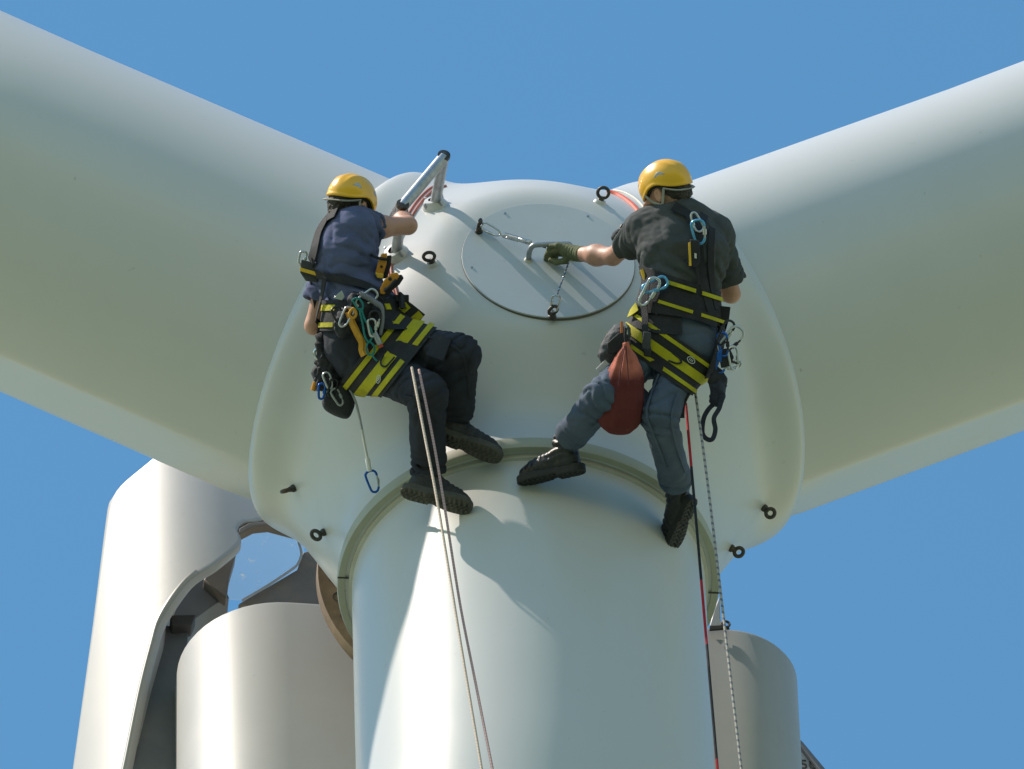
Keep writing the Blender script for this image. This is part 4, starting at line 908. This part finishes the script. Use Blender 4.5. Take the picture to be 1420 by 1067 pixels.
t = descender('orange back up device on the rope just under the rail foot', [(520, 380), (524, 364), (529, 352), (537, 351), (536, 366), (531, 383), (524, 384)], orange_m, -1.14, [(529, 370, .006)], 'backup_device')
slab(t, 'yellow_base', toolyel_m, [(520, 378), (532, 380), (531, 387), (523, 386)], .02, d=-1.16)
cordage(t, 'strap_cord', web_m, [(500, 344), (512, 352), (524, 358), (537, 360)], .007, [-1.06, -1.12, -1.16, -1.16])
# bunch and pouch below the hip
bd = -1.12
t = empty('steel_ring', P(440, 490, bd), 'open steel ring standing out from the rear of the harness', 'ring'); MB().tube(spline([P(x, y, bd) for x, y in [(436, 488), (441, 484), (448, 487), (449, 494), (442, 499), (437, 495)]], 5, True), .006, 8, closed=True).build('ring', chrome, t); MB().tube([P(442, 497, bd), P(455, 494, bd)], .009, 8).build('shank', alu, t)
t = empty('hand_tool', P(440, 530, bd), 'short black hand tool with an amber tip hanging at the rear hip', 'tool')
MB().tube([P(449, 503, bd), P(442, 522, bd), P(438, 530, bd)], [.017, .017, .013], 12).build('grip', pouch_m, t); MB().tube([P(438, 530, bd), P(434, 542, bd)], [.013, .012], 12).build('tip', orange_m, t)
t = empty('gear_strap', P(452, 500, bd), 'bunched black straps at the rear hip above the black pouch', 'strap')
for c_, r3, sd in (((452, 500), (.028, .05, .03), 21), ((449, 520), (.026, .05, .028), 22), ((462, 522), (.028, .055, .03), 23), ((447, 480), (.018, .045, .02), 24)):
    V, F = blob(c_, bd+.01, r3, sd, .010); mesh_obj('bunch', V, F, web_m, t)
for X, Y, an, L, m_, lab in ((446, 543, .1, .065, blue_alu, 'small dark blue carabiner hanging next to the amber tipped tool'), (455, 528, -.3, .07, alu, 'small silver carabiner above the black pouch'), (461, 538, .3, .075, black_alu, 'dark grey carabiner upper of two on the black pouch'), (468, 551, -.5, .075, galv, 'dull grey carabiner lower of two on the black pouch')):
    carabiner(P(X, Y, bd-.045), cam_dir(math.sin(an), math.cos(an), 0), cam_dir(.4, 0, -1), L, lab, m_, None, 'carabiners round the black pouch', r=.0055, wide=.5)
t = empty('chalk_pouch', P(470, 545, bd), 'black cloth pouch hanging from the rear hip of the worker in navy', 'pouch')
poly = [(445, 556), (450, 548), (458, 540), (467, 528), (478, 522), (486, 534), (494, 556), (490, 572), (484, 584), (470, 580), (458, 574), (448, 568)]
c2 = np.mean(np.array(poly), 0)
v = []; f = []; n = len(poly)
for k, (sc, dz) in enumerate(((.55, -.045), (.9, -.032), (1.0, -.008), (1.0, .02), (.8, .045))):
    for x, y in poly: v.append(P(c2[0]+(x-c2[0])*sc+1.2*math.sin(x+k*2), c2[1]+(y-c2[1])*sc+1.2*math.cos(y+k), bd+dz))
f = [(k*n+i, k*n+(i+1) % n, (k+1)*n+(i+1) % n, (k+1)*n+i) for k in range(4) for i in range(n)]+[tuple(range(n))[::-1], tuple(4*n+i for i in range(n))]
o = mesh_obj('pouch_body', v, f, pouch_m, t); sm_ = o.modifiers.new('soft', 'SUBSURF'); sm_.levels = sm_.render_levels = 2
t = empty('tether_lanyard', P(494, 560, bd), 'thin tether with white sleeve hanging from the black pouch', 'lanyard')
cordage(t, 'cord', galv, [(476, 524), (486, 542), (493, 557), (498, 576), (502, 596)], .0055, [bd-.05, bd-.045, bd-.04, bd-.03, bd-.03]); cordage(t, 'cord_end', logo_m, [(502, 596), (506, 618), (510, 638)], .0055, bd-.03); cordage(t, 'sleeve', mat('white_sleeve', (.75, .75, .72), .6), [(509.5, 636), (512.5, 654)], .0105, bd-.03, 10)
carabiner(P(517, 668, bd-.03), cam_dir(-.28, 1, 0), cam_dir(.15, 0, -1), .092, 'bright blue carabiner dangling at the end of the white tether', blue_alu, alu, None, r=.0052, wide=.56)

# ------------------------------------------------------------------ ropes
def rope_mat(name, c1, c2, scale, width=.5):
    m = mat(name, c1, .75, spec=.25, bump=.6, bscale=260); nt = m.node_tree; L = nt.links.new
    at = nt.nodes.new('ShaderNodeAttribute'); at.attribute_name = 'along'; w = nt.nodes.new('ShaderNodeMath'); w.operation = 'MULTIPLY'; w.inputs[1].default_value = scale; L(at.outputs['Fac'], w.inputs[0])
    fr = nt.nodes.new('ShaderNodeMath'); fr.operation = 'FRACT'; L(w.outputs[0], fr.inputs[0]); gt = nt.nodes.new('ShaderNodeMath'); gt.operation = 'GREATER_THAN'; gt.inputs[1].default_value = width; L(fr.outputs[0], gt.inputs[0])
    mx = nt.nodes.new('ShaderNodeMix'); mx.data_type = 'RGBA'; mx.inputs[6].default_value = (*c1, 1); mx.inputs[7].default_value = (*c2, 1); L(gt.outputs[0], mx.inputs[0]); L(mx.outputs[2], nt.nodes['Principled BSDF'].inputs['Base Color']); return m
def rope(px, d0, r, m, label, twist=0):
    """hangs from the harness to the ground; plumb below its first point"""
    y0 = px[0][1]; pts = [P(x, y, d0-(y-y0)/PXM*1.02) for x, y in px]; pts = spline(pts, 40)
    dn = nrm(pts[-1]-pts[-3]); k = (-HUBZ+.1-pts[-1][2])/dn[2]; tail = [pts[-1]+dn*k*s+vec((0, .0, 0)) for s in np.linspace(0, 1, 24)[1:]]; pts = pts+tail
    o = MB().tube(pts, r, 8); ob = o.build('rope', m, None, auto=0)
    s = np.r_[0, np.cumsum(np.linalg.norm(np.diff(np.array(pts), axis=0), axis=1))]
    at = ob.data.attributes.new('along', 'FLOAT', 'POINT'); at.data.foreach_set('value', [s[i]+(twist*k/8 if twist else 0) for i in range(len(pts)) for k in range(8)])
    tag(ob, label, 'rope', 'ropes hanging from the harnesses'); return ob
rope([(571, 510), (590, 610), (608, 705), (640, 900), (668, 1067), (676, 1115)], -1.60, .0058, rope_mat('tan_rope', (.60, .46, .35), (.66, .56, .46), 55), 'tan rope hanging between the legs of the worker in navy', .01)
rope([(581, 513), (601, 612), (617, 706), (638, 838), (660, 950), (683, 1067), (692, 1115)], -1.60, .0056, rope_mat('pink_rope', (.52, .29, .28), (.58, .42, .38), 55), 'dull pink rope hanging beside the tan rope', .01)
rope([(951, 560), (958, 640), (966, 730), (978, 870), (995, 1067), (999, 1115)], -1.46, .0060, rope_mat('red_black_rope', (.45, .025, .035), (.022, .022, .026), .93, .36), 'red and black rope hanging by the heel of the worker at the hatch', 0)
rope([(962, 530), (972, 600), (985, 700), (1004, 862), (1028, 1067), (1033, 1115)], -1.46, .0058, rope_mat('grey_fleck_rope', (.42, .40, .35), (.16, .16, .19), 26, .62), 'grey flecked rope hanging next to the red and black rope', .018)

# ------------------------------------------------------------------ nacelle: frame, plates, flange
def plate(name, m, px, y, th, bevel=.006):
    return MB().prism([Py(X, Y, y) for X, Y in px], (0, th, 0)).build(name, m, nac, smooth=True, bevel=bevel)
FC = vec((0, .93, 0)); fl = MB().lathe(FC, (0, 1, 0), [(.55, 0), (.825, 0), (.83, .012), (.83, .055), (.825, .065), (.55, .065)], 128, closed_prof=True).build('bearing_flange', flange_m, nac)
for k in range(40):
    q = 2*math.pi*(k+.3)/40; c = FC+vec((math.cos(q)*.745, 0, math.sin(q)*.745)); h_ = MB().lathe(c, (0, -1, 0), [(.034, -.02), (.034, .0035), (.029, .0035), (.028, -.02), (.0005, -.02)][1:], 18)
    h_.build('flange_hole', seam_m, fl)
plate('frame_strut', frame_m, [(118, 1340), (170, 1120), (192, 980), (208, 905), (224, 868), (262, 866), (258, 920), (250, 1000), (244, 1120), (232, 1340)], 1.75, .10)
plate('frame_strut', frame_m, [(222, 868), (246, 820), (276, 792), (300, 782), (318, 829), (300, 836), (270, 858), (262, 868), (244, 872)], 1.9, .12)
plate('frame_cap', seam_m, [(236, 853), (272, 852), (266, 866), (238, 868)], 1.70, .08)
plate('frame_plate', brown_m, [(282, 804), (302, 776), (330, 748), (326, 772), (318, 800), (314, 830), (296, 816)], 1.85, .06)
plate('frame_plate', brown_m, [(330, 838), (412, 790), (420, 766), (440, 760), (462, 800), (470, 860), (420, 850), (400, 842)], 1.62, .08)
plate('frame_plate', brown_m, [(329, 742), (331, 733), (345, 725), (365, 723), (390, 710), (420, 730), (410, 738), (372, 728), (352, 730)], 1.5, .05)
gl = bpy.data.materials.new('cloudy_clear_panel'); gl.use_nodes = True; nt = gl.node_tree; bs = nt.nodes['Principled BSDF']; bs.inputs['Base Color'].default_value = (.9, .93, .95, 1); bs.inputs['Roughness'].default_value = .25
tr = nt.nodes.new('ShaderNodeBsdfTransparent'); mxs = nt.nodes.new('ShaderNodeMixShader'); nz = nt.nodes.new('ShaderNodeTexNoise'); nz.inputs['Scale'].default_value = 22; nz.inputs['Detail'].default_value = 3
tc = nt.nodes.new('ShaderNodeTexCoord'); nt.links.new(tc.outputs['Object'], nz.inputs[0]); mr = nt.nodes.new('ShaderNodeMapRange'); mr.inputs[1].default_value = .66; mr.inputs[2].default_value = .74; mr.inputs[3].default_value = .16; mr.inputs[4].default_value = .6; nt.links.new(nz.outputs[0], mr.inputs[0])
nt.links.new(mr.outputs[0], mxs.inputs[0]); nt.links.new(tr.outputs[0], mxs.inputs[1]); nt.links.new(bs.outputs[0], mxs.inputs[2]); nt.links.new(mxs.outputs[0], nt.nodes['Material Output'].inputs[0])
plate('clear_panel', gl, [(308, 830), (316, 770), (350, 718), (420, 716), (422, 780), (404, 800), (350, 832)], 2.15, .008, bevel=0)
m = MB().tube([Py(x, y, 1.6) for x, y in spline([(336, 832), (370, 812), (404, 790), (414, 782), (417, 768)], 6)] if False else [Py(q[0], q[1], 1.6) for q in spline([(336, 833, 0), (370, 813, 0), (403, 791, 0), (413, 782, 0), (418, 768, 0), (414, 752, 0)], 6)], .006, 8).build('opening_trim', gel_nac, nac)
plate('roof_edge', seam_m, [(984, 868), (1004, 867), (1012, 871), (984, 873)], 1.205, .012, bevel=.001)
plate('roof_bracket', gel_nac, [(984, 868), (990, 845), (998, 826), (1000, 868)], 1.4, .06)
pb_ = Py(1006, 866, 1.21); MB().tube([pb_+(vec((1, 0, 0))*math.cos(a)+vec((0, 0, 1))*math.sin(a))*.018 for a in np.linspace(0, 2*math.pi, 17)[:-1]], .006, 8, closed=True).build('lifting_eye', dark_steel, nac)
sb_ = plate('rear_board', gel_nac, [(1000, 940), (1098, 1020), (1112, 1030), (1146, 1072), (1170, 1110), (1000, 1110)], 2.9, .05)
plate('board_edge', frame_m, [(1000, 930), (1113, 1028), (1148, 1070), (1176, 1110), (1166, 1110), (1140, 1072), (1112, 1036), (1000, 940)], 2.87, .09)
fc = bpy.data.curves.new('lettering', 'FONT'); fc.body = '50.'; fc.size = .082; fc.extrude = .002; fo = bpy.data.objects.new('lettering', fc); C.objects.link(fo); fo.parent = nac
fo.matrix_parent_inverse = parent_world(nac).inverted(); fo.rotation_euler = (math.radians(90), math.radians(-2), 0); fo.location = Py(1109, 1066, 2.893); fc.materials.append(seam_m)

bpy.context.view_layer.update(); me_ = bpy.data.meshes.new_from_object(fo.evaluated_get(bpy.context.evaluated_depsgraph_get())); fm = bpy.data.objects.new('lettering', me_); C.objects.link(fm)
fm.parent = nac; fm.matrix_parent_inverse = fo.matrix_parent_inverse.copy(); fm.rotation_euler = fo.rotation_euler; fm.location = fo.location; bpy.data.objects.remove(fo); fm.name = 'lettering'
